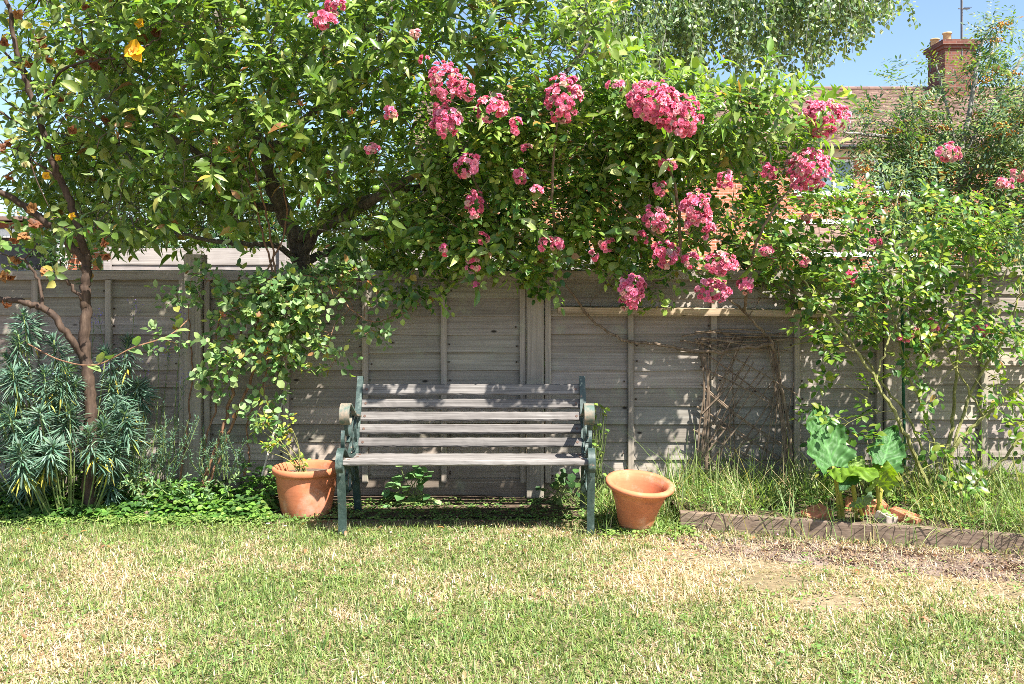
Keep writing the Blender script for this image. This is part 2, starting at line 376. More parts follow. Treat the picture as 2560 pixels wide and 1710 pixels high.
# ------------------------------------------------------------------ fence
def board_rows(g, x0, x1, z0, z1, pitch=.104, yb=0.0, tone=(.74, 1.2), wav=.005, thick=.013):
    z = z1
    while z > z0 + .01:
        zb = max(z - pitch, z0); seg = max(6, int((x1 - x0) / .07)); xs = np.linspace(x0, x1, seg + 1)
        wv = wav * (fbm(xs, np.full_like(xs, z * 13.7), 2.5) - .5) * 2 + rng.normal(0, .003)
        ti = (rng.random() - .5) * .006
        k = rng.uniform(*tone); hue = rng.normal(0, .02, 3); V = []
        for i, x in enumerate(xs):
            b = zb - .012 + wv[i] + ti * (i / seg - .5); ft = yb - .012 - thick
            V += [(x, ft + .003 * math.sin(x * 3 + z * 40), b), (x, yb - .009, z + .002), (x, yb + .002, z + .002), (x, yb - .004, b + .007)]
        n = 4
        F = [[i * n + j, i * n + (j + 1) % n, (i + 1) * n + (j + 1) % n, (i + 1) * n + j] for i in range(seg) for j in range(n)]
        g.add(V, np.array(F)[:, ::-1], np.clip(k + hue, .4, 1.5))
        if pitch < .12:
            for q in range(5):
                for dx in ((-.035,) if rng.random() < .35 else (.035,) if rng.random() < .5 else ()):
                    xn = x0 + .02 + (x1 - x0 - .04) * q / 4 + dx + rng.normal(0, .006)
                    if x0 < xn < x1: g.box((xn, ft - .001, zb + .03 + rng.normal(0, .004)), (.008, .006, .008), C=(.16, .12, .10))
        z -= pitch
def upright(name, x, wd, y0, y1, z0, z1, par, mat='fence_upright', lean=0.0, tone=1.0):
    g = Geo(); n = 10; zs = np.linspace(z0, z1, n); V = []
    for i, z in enumerate(zs):
        dx = lean * (z - z0) + rng.normal(0, .0012); c = .004
        xa, xb = x - wd / 2 + dx, x + wd / 2 + dx
        V += [(xa + c, y0, z), (xb - c, y0, z), (xb, y0 + c, z), (xb, y1, z), (xa, y1, z), (xa, y0 + c, z)]
    F = [[i * 6 + j, i * 6 + (j + 1) % 6, (i + 1) * 6 + (j + 1) % 6, (i + 1) * 6 + j] for i in range(n - 1) for j in range(6)]
    g.add(V, np.array(F), tone); g.f.append(np.array([[6 * (n - 1) + j for j in range(6)]])); g.f.append(np.array([[5 - j for j in range(6)]]))
    return g.build(name, mat, par)
fence = thing('wooden_fence', 'weathered grey overlap panel fence behind the bench', 'fence')
def pxx(px, y=0.0): return (px - CX) / FPX * (y - CY)
posts = [(-3.66, 1.33), (pxx(490), 1.395), (pxx(1338), 1.40), (pxx(2226), 1.44), (4.15, 1.4)]
tops = [1.30, 1.30, 1.30, 1.325]
for i, (xp, zt) in enumerate(posts):
    po = upright('fence_post', xp, .10, -.058, .045, -.1, zt, fence, tone=(1, 1.05, .92)[i % 3])
    if i == 3:
        Geo().box((xp + .01, -.006, zt + .0155), (.135, .135, .025)).build('post_cap', 'fence_upright', po)
for i in range(4):
    x0, x1 = posts[i][0] + .052, posts[i + 1][0] - .052; zt = tops[i]
    g = Geo(); board_rows(g, x0, x1, .10, zt - .04, yb=.012)
    pan = g.build('fence_panel', 'fence_board', fence)
    g = Geo(); g.box(((x0 + x1) / 2, .001, .045), (x1 - x0, .03, .115), C=(.75, .7, .65)); g.build('gravel_board', 'fence_board', pan)
    g = Geo(); g.prism([(-.042, zt - .05), (-.042, zt + .002), (.03, zt + .008), (.03, zt - .05)], x0, x1, jit=.0015, seg=20); g.build('capping', 'fence_board', pan)
    nb = 5
    for k in range(nb):
        xb = x0 + .02 + (x1 - x0 - .04) * k / (nb - 1)
        upright('batten', xb, .036, -.034, -.006, .085, zt - .052, pan, tone=rng.uniform(.8, 1.1))
g = Geo(); a, b = pxx(1385), pxx(2056)
g.prism([(-.115, 1.056), (-.115, 1.092), (-.036, 1.098), (-.036, 1.058)], a, b, jit=.001, seg=16)
rl = g.build('rail', 'rail_wood', fence); rl.rotation_euler = (0, math.radians(.9), 0); rl.location = (0, 0, .008)
g = Geo(); an = np.arange(24) / 24 * 2 * math.pi
V = [(.042 * math.cos(t), yy, .015 * math.sin(t)) for yy in (-.006, 0) for t in an]
g.add(V, [np.array([[i, (i + 1) % 24, 24 + (i + 1) % 24, 24 + i] for i in range(24)]), np.array([list(range(24))[::-1]])])
pq = g.build('name_plate', 'plaque', fence); pq.location = P(920, 687, -.044)

# ------------------------------------------------------------------ bench
XB = -.223
bench = thing('garden_bench', 'weathered slatted garden bench with green scrolled iron ends', 'bench', (XB, -.6, 0))
BL = lambda x, y, z: (x - 0, y + .6, z)
def slat(name, y, z, wd, th, ang, ln=1.185, tone=1.0):
    c, s_ = math.cos(ang), math.sin(ang); hw, ht, r = wd / 2, th / 2, .006
    prof0 = [(-hw + r, -ht), (hw - r, -ht), (hw, -ht + r), (hw, ht - r), (hw - r, ht), (-hw + r, ht), (-hw, ht - r), (-hw, -ht + r)]
    prof = [(y + .6 + a * c - b * s_, z + a * s_ + b * c) for a, b in prof0]
    g = Geo(); g.prism(prof, -ln / 2, ln / 2, C=tone, jit=.0006, seg=34)
    o = g.build(name, 'slat_wood', bench)
    for sx in (-1, 1):
        bo = Geo(); n3 = np.array([0, -s_, c]); cc = np.array([sx * (ln / 2 - .022), y + .6, z]) + n3 * ht
        bo.tube([cc - n3 * .002, cc + n3 * .002], .007, 8); bo.build('bolt', 'bolt', o)
    return o
# back slats: front face looks at the camera, so the slat's "up" axis points forward
back = [(961, 987), (998, 1021), (1030, 1052), (1061, 1084), (1095, 1117)]
ys = np.linspace(-.275, -.41, 5)
for (a, b), y in zip(back, ys):
    za, zb = P(0, a, y)[2], P(0, b, y)[2]
    slat('back_slat', y, (za + zb) / 2, (za - zb) * 1.03, .022, math.radians(70), tone=rng.uniform(.85, 1.1))
seat = [(-.828, .366, 6), (-.765, .360, 12), (-.700, .347, 10), (-.636, .338, 5), (-.572, .333, 0), (-.508, .333, -4)]
for y, z, dg in seat:
    slat('seat_slat', y, z - .012, .056, .026, math.radians(-dg), tone=rng.uniform(.95, 1.15))
def ribbon(g, pts, wd, th, x, n=8, C=(1, 1, 1)):
    """flat iron band along a (y, z) path, width across x"""
    sp = spline([(0, a + .6, b) for a, b in pts], n); t = unit(np.gradient(sp, axis=0)); nr = np.column_stack([np.zeros(len(t)), -t[:, 2], t[:, 1]])
    V = []
    for p, q in zip(sp, nr):
        for sx, sn in ((-1, -1), (1, -1), (1, 1), (-1, 1)): V.append((x + sx * wd / 2, p[1] + q[1] * sn * th / 2, p[2] + q[2] * sn * th / 2))
    m = len(sp); F = [[i * 4 + j, i * 4 + (j + 1) % 4, i * 4 + 4 + (j + 1) % 4, i * 4 + 4 + j] for i in range(m - 1) for j in range(4)]
    F += [[3, 2, 1, 0], [m * 4 - 4, m * 4 - 3, m * 4 - 2, m * 4 - 1]]
    g.add(V, np.array(F), C)
def spiral(cy, cz, r0, r1, a0, a1, n=14):
    return [(cy + (r0 + (r1 - r0) * i / n) * math.cos(a0 + (a1 - a0) * i / n), cz + (r0 + (r1 - r0) * i / n) * math.sin(a0 + (a1 - a0) * i / n)) for i in range(n + 1)]
def ell(cy, cz, ry, rz, tilt=0, n=16):
    c, s_ = math.cos(tilt), math.sin(tilt)
    return [(cy + ry * math.cos(t) * c - rz * math.sin(t) * s_, cz + ry * math.cos(t) * s_ + rz * math.sin(t) * c) for t in np.linspace(0, 2 * math.pi, n + 1)]
for sx in (-1, 1):
    x = sx * .607
    g = Geo(); ribbon(g, [(-.33, .02), (-.395, .12), (-.43, .24), (-.42, .33), (-.385, .43), (-.33, .56), (-.262, .715)], .032, .03, x)
    up = g.build('back_upright', 'painted_iron', bench)
    g = Geo(); ribbon(g, [(-.335, 0), (-.37, .07), (-.415, .17), (-.45, .26), (-.455, .31)], .036, .03, x); g.build('leg', 'painted_iron', bench)
    g = Geo(); ribbon(g, [(-.79, 0), (-.798, .10), (-.815, .2), (-.832, .28), (-.84, .345)], .036, .03, x); g.build('leg', 'painted_iron', bench)
    g = Geo(); ribbon(g, [(-.85, .335), (-.80, .325), (-.70, .310), (-.6, .30), (-.5, .30), (-.43, .325)], .03, .024, x); g.build('seat_rail', 'painted_iron', bench)
    # arm: rises from the upright, dips, then rolls over at the front
    g = Geo(); ribbon(g, [(-.375, .515), (-.44, .53), (-.52, .545), (-.60, .58), (-.665, .613)] + [(a, b) for a, b in spiral(-.70, .565, .058, .036, math.radians(65), math.radians(330), 12)], .05, .009, x, 5)
    g.build('armrest', 'worn_iron', bench)
    g = Geo(); ribbon(g, [(-.50, .335), (-.60, .34), (-.70, .365), (-.775, .405), (-.83, .418), (-.872, .39), (-.882, .345), (-.868, .315)], .034, .011, x); g.build('front_scroll', 'painted_iron', bench)
    g = Geo()
    ribbon(g, ell(-.475, .445, .088, .088, .1), .017, .011, x, 3)
    ribbon(g, ell(-.635, .515, .062, .058, -.1), .017, .010, x, 3)
    ribbon(g, [(-.775, .50), (-.79, .45), (-.745, .385), (-.66, .362), (-.585, .375), (-.565, .42), (-.61, .445), (-.645, .42)], .017, .010, x, 5)
    ribbon(g, spiral(-.515, .405, .055, .014, math.radians(200), math.radians(560)), .014, .009, x, 3)
    ribbon(g, [(-.40, .36), (-.43, .42), (-.44, .48), (-.40, .53)], .014, .010, x, 5)
    g.build('scrollwork', 'painted_iron', bench)
    g = Geo()
    ribbon(g, [(-.82, .30), (-.74, .24), (-.66, .27), (-.60, .30)], .012, .009, x, 5)
    ribbon(g, [(-.45, .27), (-.52, .22), (-.58, .25), (-.60, .30)], .012, .009, x, 5)
    ribbon(g, ell(-.63, .23, .05, .06), .012, .009, x, 3); ribbon(g, ell(-.50, .24, .025, .045, .5), .012, .008, x, 3)
    ribbon(g, [(-.815, .19), (-.70, .175), (-.56, .17), (-.425, .19)], .012, .010, x, 5)
    g.build('lower_scrollwork', 'painted_iron', bench)

# ------------------------------------------------------------------ pots
def pot(name, label, loc, prof, soil=None, rot=(0, 0, 0)):
    t = thing(name, label, 'flower pot', loc); t.rotation_euler = rot
    g = Geo(); g.lathe(prof, 56); g.build('pot_body', 'terracotta', t, True)
    if soil:
        g = Geo(); r, z = soil; n = 10; g.lathe([(r * (1 - i / n) + .0001, z + rng.normal(0, .002)) for i in range(n + 1)], 40); g.build('soil', 'pot_soil', t)
    return t
pl = P(766, 1290, -.39); 
pot('plant_pot', 'straight sided terracotta pot with thick rolled rim left of the bench', (pl[0], -.39, 0),
    [(.0001, .0), (.118, .0), (.126, .004), (.128, .012), (.134, .03), (.150, .12), (.160, .205), (.161, .214), (.172, .217), (.179, .224), (.180, .240), (.176, .251), (.168, .254), (.160, .250), (.155, .238), (.150, .21), (.140, .12), (.128, .04), (.0001, .035)], (.15, .205))
pr = G(1590, 1331)
pot('plant_pot', 'empty tilted terracotta pot with flared rim among tall grass', (pr[0], pr[1] + .05, .0),
    [(.0001, .0), (.070, .0), (.078, .006), (.088, .06), (.110, .13), (.133, .19), (.141, .212), (.158, .222), (.169, .232), (.171, .243), (.165, .251), (.150, .253), (.138, .245), (.126, .21), (.110, .13), (.09, .05), (.08, .02), (.0001, .016)],
    None, (math.radians(9), math.radians(5), 0))

# ------------------------------------------------------------------ edging, bricks, cane, stake
g = Geo(); xa, xb = pxx(1700, -.7), 3.0
n = 30; V = []
for i in range(n + 1):
    x = xa + (xb - xa) * i / n; y = float(sleeper_y(x)); k = rng.normal(0, .0015)
    V += [(x, y, -.01), (x, y + .002, .082 + k), (x, y + .006, .088 + k), (x, y + .032, .088 + k), (x, y + .034, -.01)]
g.add(V, [np.array([[i * 5 + j, i * 5 + (j + 1) % 5, i * 5 + 5 + (j + 1) % 5, i * 5 + 5 + j] for i in range(n) for j in range(5)])[:, ::-1], np.array([[0, 1, 2, 3, 4], [n * 5 + 4 - j for j in range(5)]])])
tag(g.build('timber_edging', 'sleeper_wood'), 'long brown timber board edging the raised grassy bed', 'edging board')
g = Geo(); g.prism([(-.484, -.01), (-.484, .026), (-.46, .03), (-.46, -.01)], pxx(300, -.47), pxx(640, -.47), jit=.001, seg=24)
tag(g.build('timber_edging', 'sleeper_wood'), 'low sunken wooden strip between lawn and strawberry plants', 'edging board')
brick_spots = [((2040, 1318), 20, -.80, 'loose_brick', 'orange brick left of the rhubarb leaning on the edging board', (12, -14)), ((2135, 1296), 70, -.6, 'loose_brick', 'dark red brick half buried between the rhubarb stalks', (5, 4)),
               ((2182, 1302), 5, -.68, 'loose_brick', 'upright orange brick behind the right rhubarb stalk', (-70, 0)), ((2215, 1324), 35, -.86, 'grey_brick', 'greyish broken brick beside the right rhubarb stalk', (8, 10)),
               ((2262, 1322), -38, -.84, 'loose_brick', 'long orange brick lying slantwise right of the grey brick', (0, 14)), ((2330, 1272), 30, -.5, 'loose_brick', 'small brick piece at the foot of the rose canes', (15, 10))]
for (px, py), rz, y, mt, lab, (rx, ry) in brick_spots:
    p = P(px, py, y); sz = (.13, .085, .06) if mt == 'loose_brick' else (.09, .07, .05)
    if 'small' in lab: sz = (.08, .06, .05)
    g = Geo(); hx, hy, hz = np.array(sz) / 2; c = .006; V = []
    V = [(sx * (hx - (c if a else 0)), sy * (hy - (c if b else 0)), sz_ * (hz - (c if d else 0))) for sx in (-1, 1) for sy in (-1, 1) for sz_ in (-1, 1) for a, b, d in ((0, 1, 1), (1, 0, 1), (1, 1, 0))]
    import bmesh
    bm = bmesh.new()
    for v in V: bm.verts.new(np.array(v) + rng.normal(0, .002, 3))
    bmesh.ops.convex_hull(bm, input=bm.verts)
    me = bpy.data.meshes.new('brick'); bm.to_mesh(me); bm.free(); me.materials.append(M[mt])
    o = bpy.data.objects.new('brick', me); S.collection.objects.link(o)
    o.location = (p[0], y, max(.09, p[2])); o.rotation_euler = (math.radians(rx), math.radians(ry), math.radians(rz))
    tag(o, lab, 'brick', 'loose bricks around the rhubarb')
g = Geo(); g.tube(spline([P(655, 1190, -.32), P(690, 1062, -.28), P(722, 955, -.2)], 6), np.linspace(.006, .004, 13), 7)
tag(g.build('garden_cane', 'cane_grey'), 'thin grey garden cane leaning against the fence left of the terracotta pot', 'cane')
g = Geo(); g.tube([P(2262, 1165, -.25), P(2258, 940, -.22), P(2254, 728, -.2)], .008, 8)
tag(g.build('garden_stake', 'stake_green'), 'straight dark green stake among the rose canes by the right post', 'stake')

# ------------------------------------------------------------------ beyond the fence: houses
house = thing('brick_house', 'red brick terraced house with brown tiled roof beyond the fence', 'house', (7, 18.8, 0))
HYW = 18.8; d0 = HYW - CY; k = d0 / FPX
def hz(py): return CZ - (py - HY) * k
def hx(px): return (px - CX) * k
wins = [(1985, 2135, 397, 482), (2185, 2372, 400, 486), (2640, 2800, 400, 486), (1560, 1710, 397, 482), (1180, 1330, 397, 482)]
x0h, x1h = hx(1040), hx(3200); ze = hz(372); wz0, wz1 = hz(484), hz(398)
g = Geo(); cuts = sorted([(hx(a), hx(b)) for a, b, c, d in wins])
g.box(((x0h + x1h) / 2, HYW + .15, wz0 / 2), (x1h - x0h, .3, wz0)); g.box(((x0h + x1h) / 2, HYW + .15, (wz1 + ze) / 2), (x1h - x0h, .3, ze - wz1))
prev = x0h
for a, b in cuts + [(x1h, x1h)]:
    if a > prev: g.box(((prev + a) / 2, HYW + .15, (wz0 + wz1) / 2), (a - prev, .3, wz1 - wz0))
    prev = b
for xs_ in (x0h, x1h):
    g.add([(xs_, HYW + .3, 0), (xs_, HYW + 7, 0), (xs_, HYW + 7, ze), (xs_, HYW + 3.65, 7.28), (xs_, HYW + .3, ze)], np.array([[0, 1, 2, 3, 4]]))
g.box(((x0h + x1h) / 2, HYW + 7.15, ze / 2), (x1h - x0h, .3, ze))
g.build('wall', 'house_brick', house, loc=house.location).location = (0, 0, 0)
for a, b in cuts:
    g = Geo(); fw = .07; yf = HYW + .06; h_ = wz1 - wz0
    g.box(((a + b) / 2, yf, wz0 + fw / 2), (b - a, .06, fw)); g.box(((a + b) / 2, yf, wz1 - fw / 2), (b - a, .06, fw))
    for q in (a + fw / 2, a + (b - a) * .36, a + (b - a) * .68, b - fw / 2): g.box((q, yf, (wz0 + wz1) / 2), (fw, .056, h_ - 2 * fw))
    wn = g.build('window', 'white_paint', house, loc=house.location); wn.location = (0, 0, 0)
    g = Geo(); g.box(((a + b) / 2, yf + .015, (wz0 + wz1) / 2), (b - a - .02, .01, h_ - .02)); o = g.build('pane', 'window_glass', wn, loc=house.location); o.location = (0, 0, 0)
    g = Geo(); g.box(((a + b) / 2, HYW - .03, wz0 - .04), (b - a + .1, .12, .076)); o = g.build('sill', 'white_paint', wn, loc=house.location); o.location = (0, 0, 0)
g = Geo(); g.box(((x0h + x1h) / 2, HYW - .012, ze - .12), (x1h - x0h + .2, .02, .22)); o = g.build('fascia', 'cream_paint', house, loc=house.location); o.location = (0, 0, 0)
g = Geo(); g.tube([(x0h, HYW - .3, ze + .02), (x1h, HYW - .3, ze + .02)], .065, 8); o = g.build('gutter', 'gutter_black', house, loc=house.location); o.location = (0, 0, 0)
g = Geo(); ya, za, yb_, zb_ = HYW - .35, ze + .05, HYW + 3.65, 7.3; nr = 34
for i in range(nr):
    t0, t1 = i / nr, (i + 1) / nr; y0, z0, y1, z1 = ya + (yb_ - ya) * t0, za + (zb_ - za) * t0, ya + (yb_ - ya) * t1, za + (zb_ - za) * t1
    g.prism([(y0, z0 - .03), (y0, z0 + .025), (y1 + .05, z1 + .012), (y1 + .05, z1 - .03)], x0h - .2, x1h + .2, C=np.repeat(rng.uniform(.6, 1.35, (161, 1)) * [1, 1, 1], 4, 0), jit=.006, seg=160)
g.add([(x0h - .2, yb_ + .06, zb_), (x1h + .2, yb_ + .06, zb_), (x1h + .2, HYW + 7.6, ze), (x0h - .2, HYW + 7.6, ze)], np.array([[0, 1, 2, 3]]))
roof = g.build('roof', 'roof_tile', house, loc=house.location); roof.location = (0, 0, 0)
g = Geo(); g.tube([(x0h - .2, yb_ + .03, zb_ + .02), (x1h + .2, yb_ + .03, zb_ + .02)], .09, 8); o = g.build('ridge', 'roof_tile', roof, loc=house.location); o.location = (0, 0, 0)
kr = (HYW + 3.1 - CY) / FPX; cx0, cx1 = (2362 - CX) * kr, (2440 - CX) * kr; cw = cx1 - cx0; cdp = 1.1; cyf = HYW + 3.1
ct = CZ + (HY - 100) * kr
g = Geo(); xc = (cx0 + cx1) / 2
g.box((xc, cyf + cdp / 2 , (6.3 + ct - .25) / 2), (cw, cdp, ct - .25 - 6.3)); g.box((xc, cyf + cdp / 2, ct - .2), (cw + .1, cdp + .1, .1)); g.box((xc, cyf + cdp / 2, ct - .075), (cw + .2, cdp + .2, .15))
ch = g.build('chimney', 'chimney_brick', house, loc=house.location); ch.location = (0, 0, 0)
for px, dy, h_ in ((2380, .3, .30), (2368, .8, .25)):
    g = Geo(); g.lathe([(.12, 0), (.115, h_ * .85), (.14, h_ * .87), (.14, h_), (.1, h_), (.09, 0)], 14); o = g.build('chimney_pot', 'clay_pot', ch, True)
    o.location = np.array(((px - CX) * kr, cyf + dy, ct)) - np.array(house.location)
g = Geo(); xp = (2405 - CX) * kr; g.tube([(xp, cyf + .02, ct - .6), (xp, cyf + .02, ct + 2.6)], .035, 6)
g.tube([(xp - .1, cyf + .02, ct + .95), (xp + .25, cyf + .02, ct + .95)], .018, 5)
for q in range(6): g.tube([(xp + .03 + q * .04, cyf - .15, ct + .95), (xp + .03 + q * .04, cyf + .15, ct + .95)], .008, 4)
o = g.build('aerial', 'aerial_metal', house, loc=house.location); o.location = (0, 0, 0)
g = Geo(); xp = (2316 - CX) * (cyf + 1.2 - CY) / FPX; g.tube([(xp, cyf + .9, ct - .75), (xp, cyf + .9, ct + .2)], .03, 6); g.tube([(xp - .05, cyf + .9, ct + .15), (xp + .35, cyf + .7, ct + .15)], .02, 5)
for q in range(5): g.tube([(xp + .05 + q * .06, cyf + .8, ct - .02), (xp + .05 + q * .06, cyf + .8, ct + .26)], .008, 4)
o = g.build('aerial', 'aerial_metal', house, loc=house.location); o.location = (0, 0, 0)
# lean-to porch in front of the house wall
g = Geo(); a, b = hx(1930), hx(2230); 
for i in range(8):
    t0, t1 = i / 8, (i + 1) / 8; y0, z0, y1, z1 = HYW - 1.5 + 1.5 * t0, 2.15 + .75 * t0, HYW - 1.5 + 1.5 * t1, 2.15 + .75 * t1
    g.prism([(y0, z0 - .03), (y0, z0 + .025), (y1, z1 + .012), (y1, z1 - .03)], a, b, jit=.004, seg=10)
pr_ = g.build('porch_roof', 'roof_tile', house, loc=house.location); pr_.location = (0, 0, 0)
g = Geo(); g.box(((a + b) / 2, HYW - 1.48, 2.05), (b - a, .04, .12)); o = g.build('fascia', 'white_paint', pr_, loc=house.location); o.location = (0, 0, 0)
g = Geo(); g.box(((a + b) / 2, HYW - .03, 2.98), (b - a, .05, .12)); o = g.build('flashing', 'white_paint', pr_, loc=house.location); o.location = (0, 0, 0)
g = Geo(); g.box(((a + b) / 2, HYW - .75, 1.03), (b - a - .2, 1.4, 2.06)); o = g.build('porch_wall', 'house_brick', house, loc=house.location); o.location = (0, 0, 0)

shed = thing('brick_outhouse', 'small brick outhouse with a white framed dark doorway behind the left trees', 'outhouse', (-5.6, 6.4, 0))
def onshed(g, name, mat, par=None, **k):
    o = g.build(name, mat, par or shed, loc=shed.location, **k); o.location = (0, 0, 0); return o
a, b = (150 - CX) * 11.2 / FPX, (262 - CX) * 11.2 / FPX
g = Geo(); g.box(((a + b) / 2 + .04, 6.3, .97), (b - a, .4, 1.94)); g.box((a - 1.9, 6.3, .97), (1.6, .4, 1.94)); g.box((a - 1.1, 6.3, 1.99), (3.3, .4, .08)); onshed(g, 'wall', 'house_brick')
g = Geo(); g.box((a + .0, 6.06, .97), (.10, .12, 1.94)); g.box((a - 1.05, 6.06, .97), (.1, .12, 1.94)); g.box((a - .52, 6.06, 1.885), (.94, .12, .1)); fr = onshed(g, 'door_frame', 'white_paint')
g = Geo(); g.box((a - .52, 6.2, .95), (.95, .05, 1.9)); onshed(g, 'door', 'dark_glass_frame')
g = Geo(); g.prism([(5.9, 2.04), (5.9, 2.09), (8.2, 2.13), (8.2, 2.08)], a - 2.9, b + .3); onshed(g, 'roof', 'roof_tile')

ff = thing('neighbour_fence', 'pale sunlit board fence in the neighbouring garden behind the apple trunk', 'fence', (-3, 3.8, 0))
g = Geo(); fx0, fx1 = (262 - CX) * 9 / FPX, 1.2; board_rows(g, fx0, fx1, .05, 1.60, .15, 3.8, (.9, 1.1)); o = g.build('fence_panel', 'far_board', ff, loc=ff.location); o.location = (0, 0, 0)
for i in range(7):
    o = upright('fence_post', fx0 + .05 + i * .87, .07, 3.73, 3.77, 0, 1.66, None, 'far_board'); o.parent = ff; o.location = -np.array(ff.location)

# ------------------------------------------------------------------ plants: shared pieces
APPLE = [(.085, .15, .03), (.14, .225, .042), (.21, .30, .06), (.32, .39, .14)]
ROSE = [(.06, .14, .03), (.115, .21, .04), (.19, .28, .048), (.30, .37, .08)]
SUNV = np.array(sv)
def beams(T, x0=-9, cut=.50, sc=6.0):
    """keeps the twigs clear of a few shafts through which sun reaches the fence and bench"""
    q = T - SUNV * (T[:, 1:2] / SUNV[1]); lit = fbm(q[:, 0] + 3, q[:, 2] * .6 + 1, sc) > np.interp(q[:, 0], [-2, -.6, -.4, .1, .3, .75, .9, 2.2, 2.6], [.62, .58, .46, .46, .54, .52, .40, .40, .5])
    return ~(lit & (T[:, 1] < -.05) & (q[:, 2] < 1.25) & (q[:, 2] > -.3) & (q[:, 0] > x0))
def shoots(geo, leafgeo, T, Dn, length, nl, L, W, tpl, cols, probs=None, spread=1.0, fold=.35, droop=.25, up=.5, stem=.0016, C=(1, 1, 1), compound=0, vary=.25):
    """leafy shoots at targets T growing along Dn: leaves in a spiral, optionally pinnate"""
    n = len(T); ln = length * rng.uniform(.6, 1.3, n)
    for i in range(n):
        e = T[i] + Dn[i] * ln[i]
        if geo is not None: geo.tube(np.array([T[i], (T[i] + e) / 2 + [0, 0, .015], e]), [stem * 1.3, stem, stem * .6], 3, C)
    k = nl; tt = np.tile((np.arange(k) + .6) / k, (n, 1)) + rng.normal(0, .04, (n, k))
    base = T[:, None] + Dn[:, None] * (ln[:, None, None] * tt[..., None]); base[..., 2] += (.03 * tt * (1 - tt)) * 2
    ref = np.where(np.abs(Dn[:, 2:3]) > .9, np.array([[1., 0, 0]]), np.array([[0, 0, 1.]]))
    a = unit(np.cross(Dn, ref)); b = np.cross(Dn, a)
    ang = np.arange(k)[None] * 2.4 + rng.uniform(0, 6.28, (n, 1)) + rng.normal(0, .3, (n, k))
    rad = a[:, None] * np.cos(ang)[..., None] + b[:, None] * np.sin(ang)[..., None]
    op = spread * (1.15 - .55 * tt)[..., None]
    D = unit(rad * op + Dn[:, None] * (.65) + np.array([0, 0, .15]))
    N = unit(Dn[:, None] * .6 - rad * .35 + np.array([0, -.1, up]) + SUNV * .55 + rng.normal(0, .28, (n, k, 3)))
    Pb, D, N = base.reshape(-1, 3), D.reshape(-1, 3), N.reshape(-1, 3)
    keep = rng.random(len(Pb)) > .06; Pb, D, N = Pb[keep], D[keep], N[keep]
    if compound: Pb, D, N = pinnate(Pb, D, N, compound, L * .62)
    m = len(Pb); sz = rng.uniform(1 - vary, 1 + vary, m)
    Pb = Pb + D * (L * .12)
    c = pick(m, cols, probs); br_ = rng.random(m) < .022; c[br_] = pick(int(br_.sum()), [(.26, .13, .05), (.34, .26, .06)])
    leaves(leafgeo, Pb, D, N, L * sz, W * sz * rng.uniform(.65, 1.3, m), tpl, c, fold * rng.uniform(.4, 1.6, m), droop * rng.uniform(-.2, 1.8, m), .05)
def pinnate(Pb, D, N, npairs, gap):
    out = []
    b = unit(np.cross(D, N))
    for i in range(npairs):
        q = Pb + D * gap * (i + .8) - N * (gap * .04 * i * i)
        for s_ in (-1, 1): out.append((q, unit(b * s_ + D * .45 - N * .12), N))
    q = Pb + D * gap * (npairs + .6) - N * (gap * .05 * npairs ** 2); out.append((q, D, N))
    return tuple(np.concatenate([o[j] for o in out]) for j in range(3))
def front_y(z): return np.interp(z, [.9, 1.25, 1.6, 2.0, 2.5, 3.3, 4], [-.10, -.38, -.55, -.75, -.93, -1.0, -.8])
LOW = ([0, 150, 250, 330, 420, 560, 640, 760, 840, 930, 1000, 1060, 1130, 1200, 1300, 1420, 1560, 1700, 1850, 2000, 2100], [690, 640, 600, 640, 620, 600, 610, 590, 640, 700, 740, 715, 735, 690, 700, 712, 738, 745, 752, 765, 740])
TOP = ([0, 1380, 1470, 1560, 1600, 1660, 1760, 1880, 1990, 2030, 2060, 2110], [-900, -900, -60, 20, 150, 205, 215, 200, 175, 240, 330, 470])
def sample_crown(n, x0, x1, z0, z1, yb, cond, front=.55):
    out = np.zeros((0, 3))
    while len(out) < n:
        m = n * 3; x = rng.uniform(x0, x1, m); z = rng.uniform(z0, z1, m); f = front_y(z)
        y = f + (yb - f) * rng.random(m) ** (1 / front) if front < 1 else f + (yb - f) * rng.random(m)
        p = np.column_stack([x, y, z]); p = p[cond(p)]; out = np.concatenate([out, p])
    return out[:n]
HOLES = [(375, 245, 34, 20), (300, 320, 18, 18), (755, 640, 30, 26), (300, 655, 45, 22), (1205, 520, 40, 36), (140, 635, 60, 36)]
def clear_holes(px, py):
    ok = np.ones(px.shape, bool)
    for a, b, rx, ry in HOLES: ok &= ((px - a) / rx) ** 2 + ((py - b) / ry) ** 2 > 1 + rng.normal(0, .25, px.shape)
    return ok

# ------------------------------------------------------------------ apple tree (rooted beyond the fence, crown hanging over it)
apple = thing('apple_tree', 'spreading old apple tree full of small green apples overhanging the fence', 'tree', (-1.4, .75, 0))
def on(o, g, name, mat, smooth=False):
    q = g.build(name, mat, o, smooth, loc=o.location); q.location = (0, 0, 0); return q
def trunk_view(px, py, y):
    ok = ~((px < 270) & (y < -.3) & (rng.random(len(px)) < .85))
    for a, b, rx, ry in [(748, 610, 45, 60), (715, 530, 55, 60), (680, 450, 55, 60), (665, 390, 40, 40), (610, 590, 70, 22), (800, 530, 60, 30)]:
        ok &= ~(((px - a) / rx) ** 2 + ((py - b) / ry) ** 2 < 1) | (y > .5)
    return ok
def crown_cond(p):
    px, py = proj(p); low = np.interp(px, *LOW) + rng.normal(0, 12, len(px)); top = np.interp(px, *TOP) + rng.normal(0, 18, len(px))
    return (py < low - 20) & (py > top + 20) & (px < 2040) & (px > 60) & clear_holes(px, py) & trunk_view(px, py, p[:, 1]) & (fbm(p[:, 0] * 1.0 + p[:, 1], p[:, 2], 2.2) > .30)
tw = Geo(); lf = Geo()
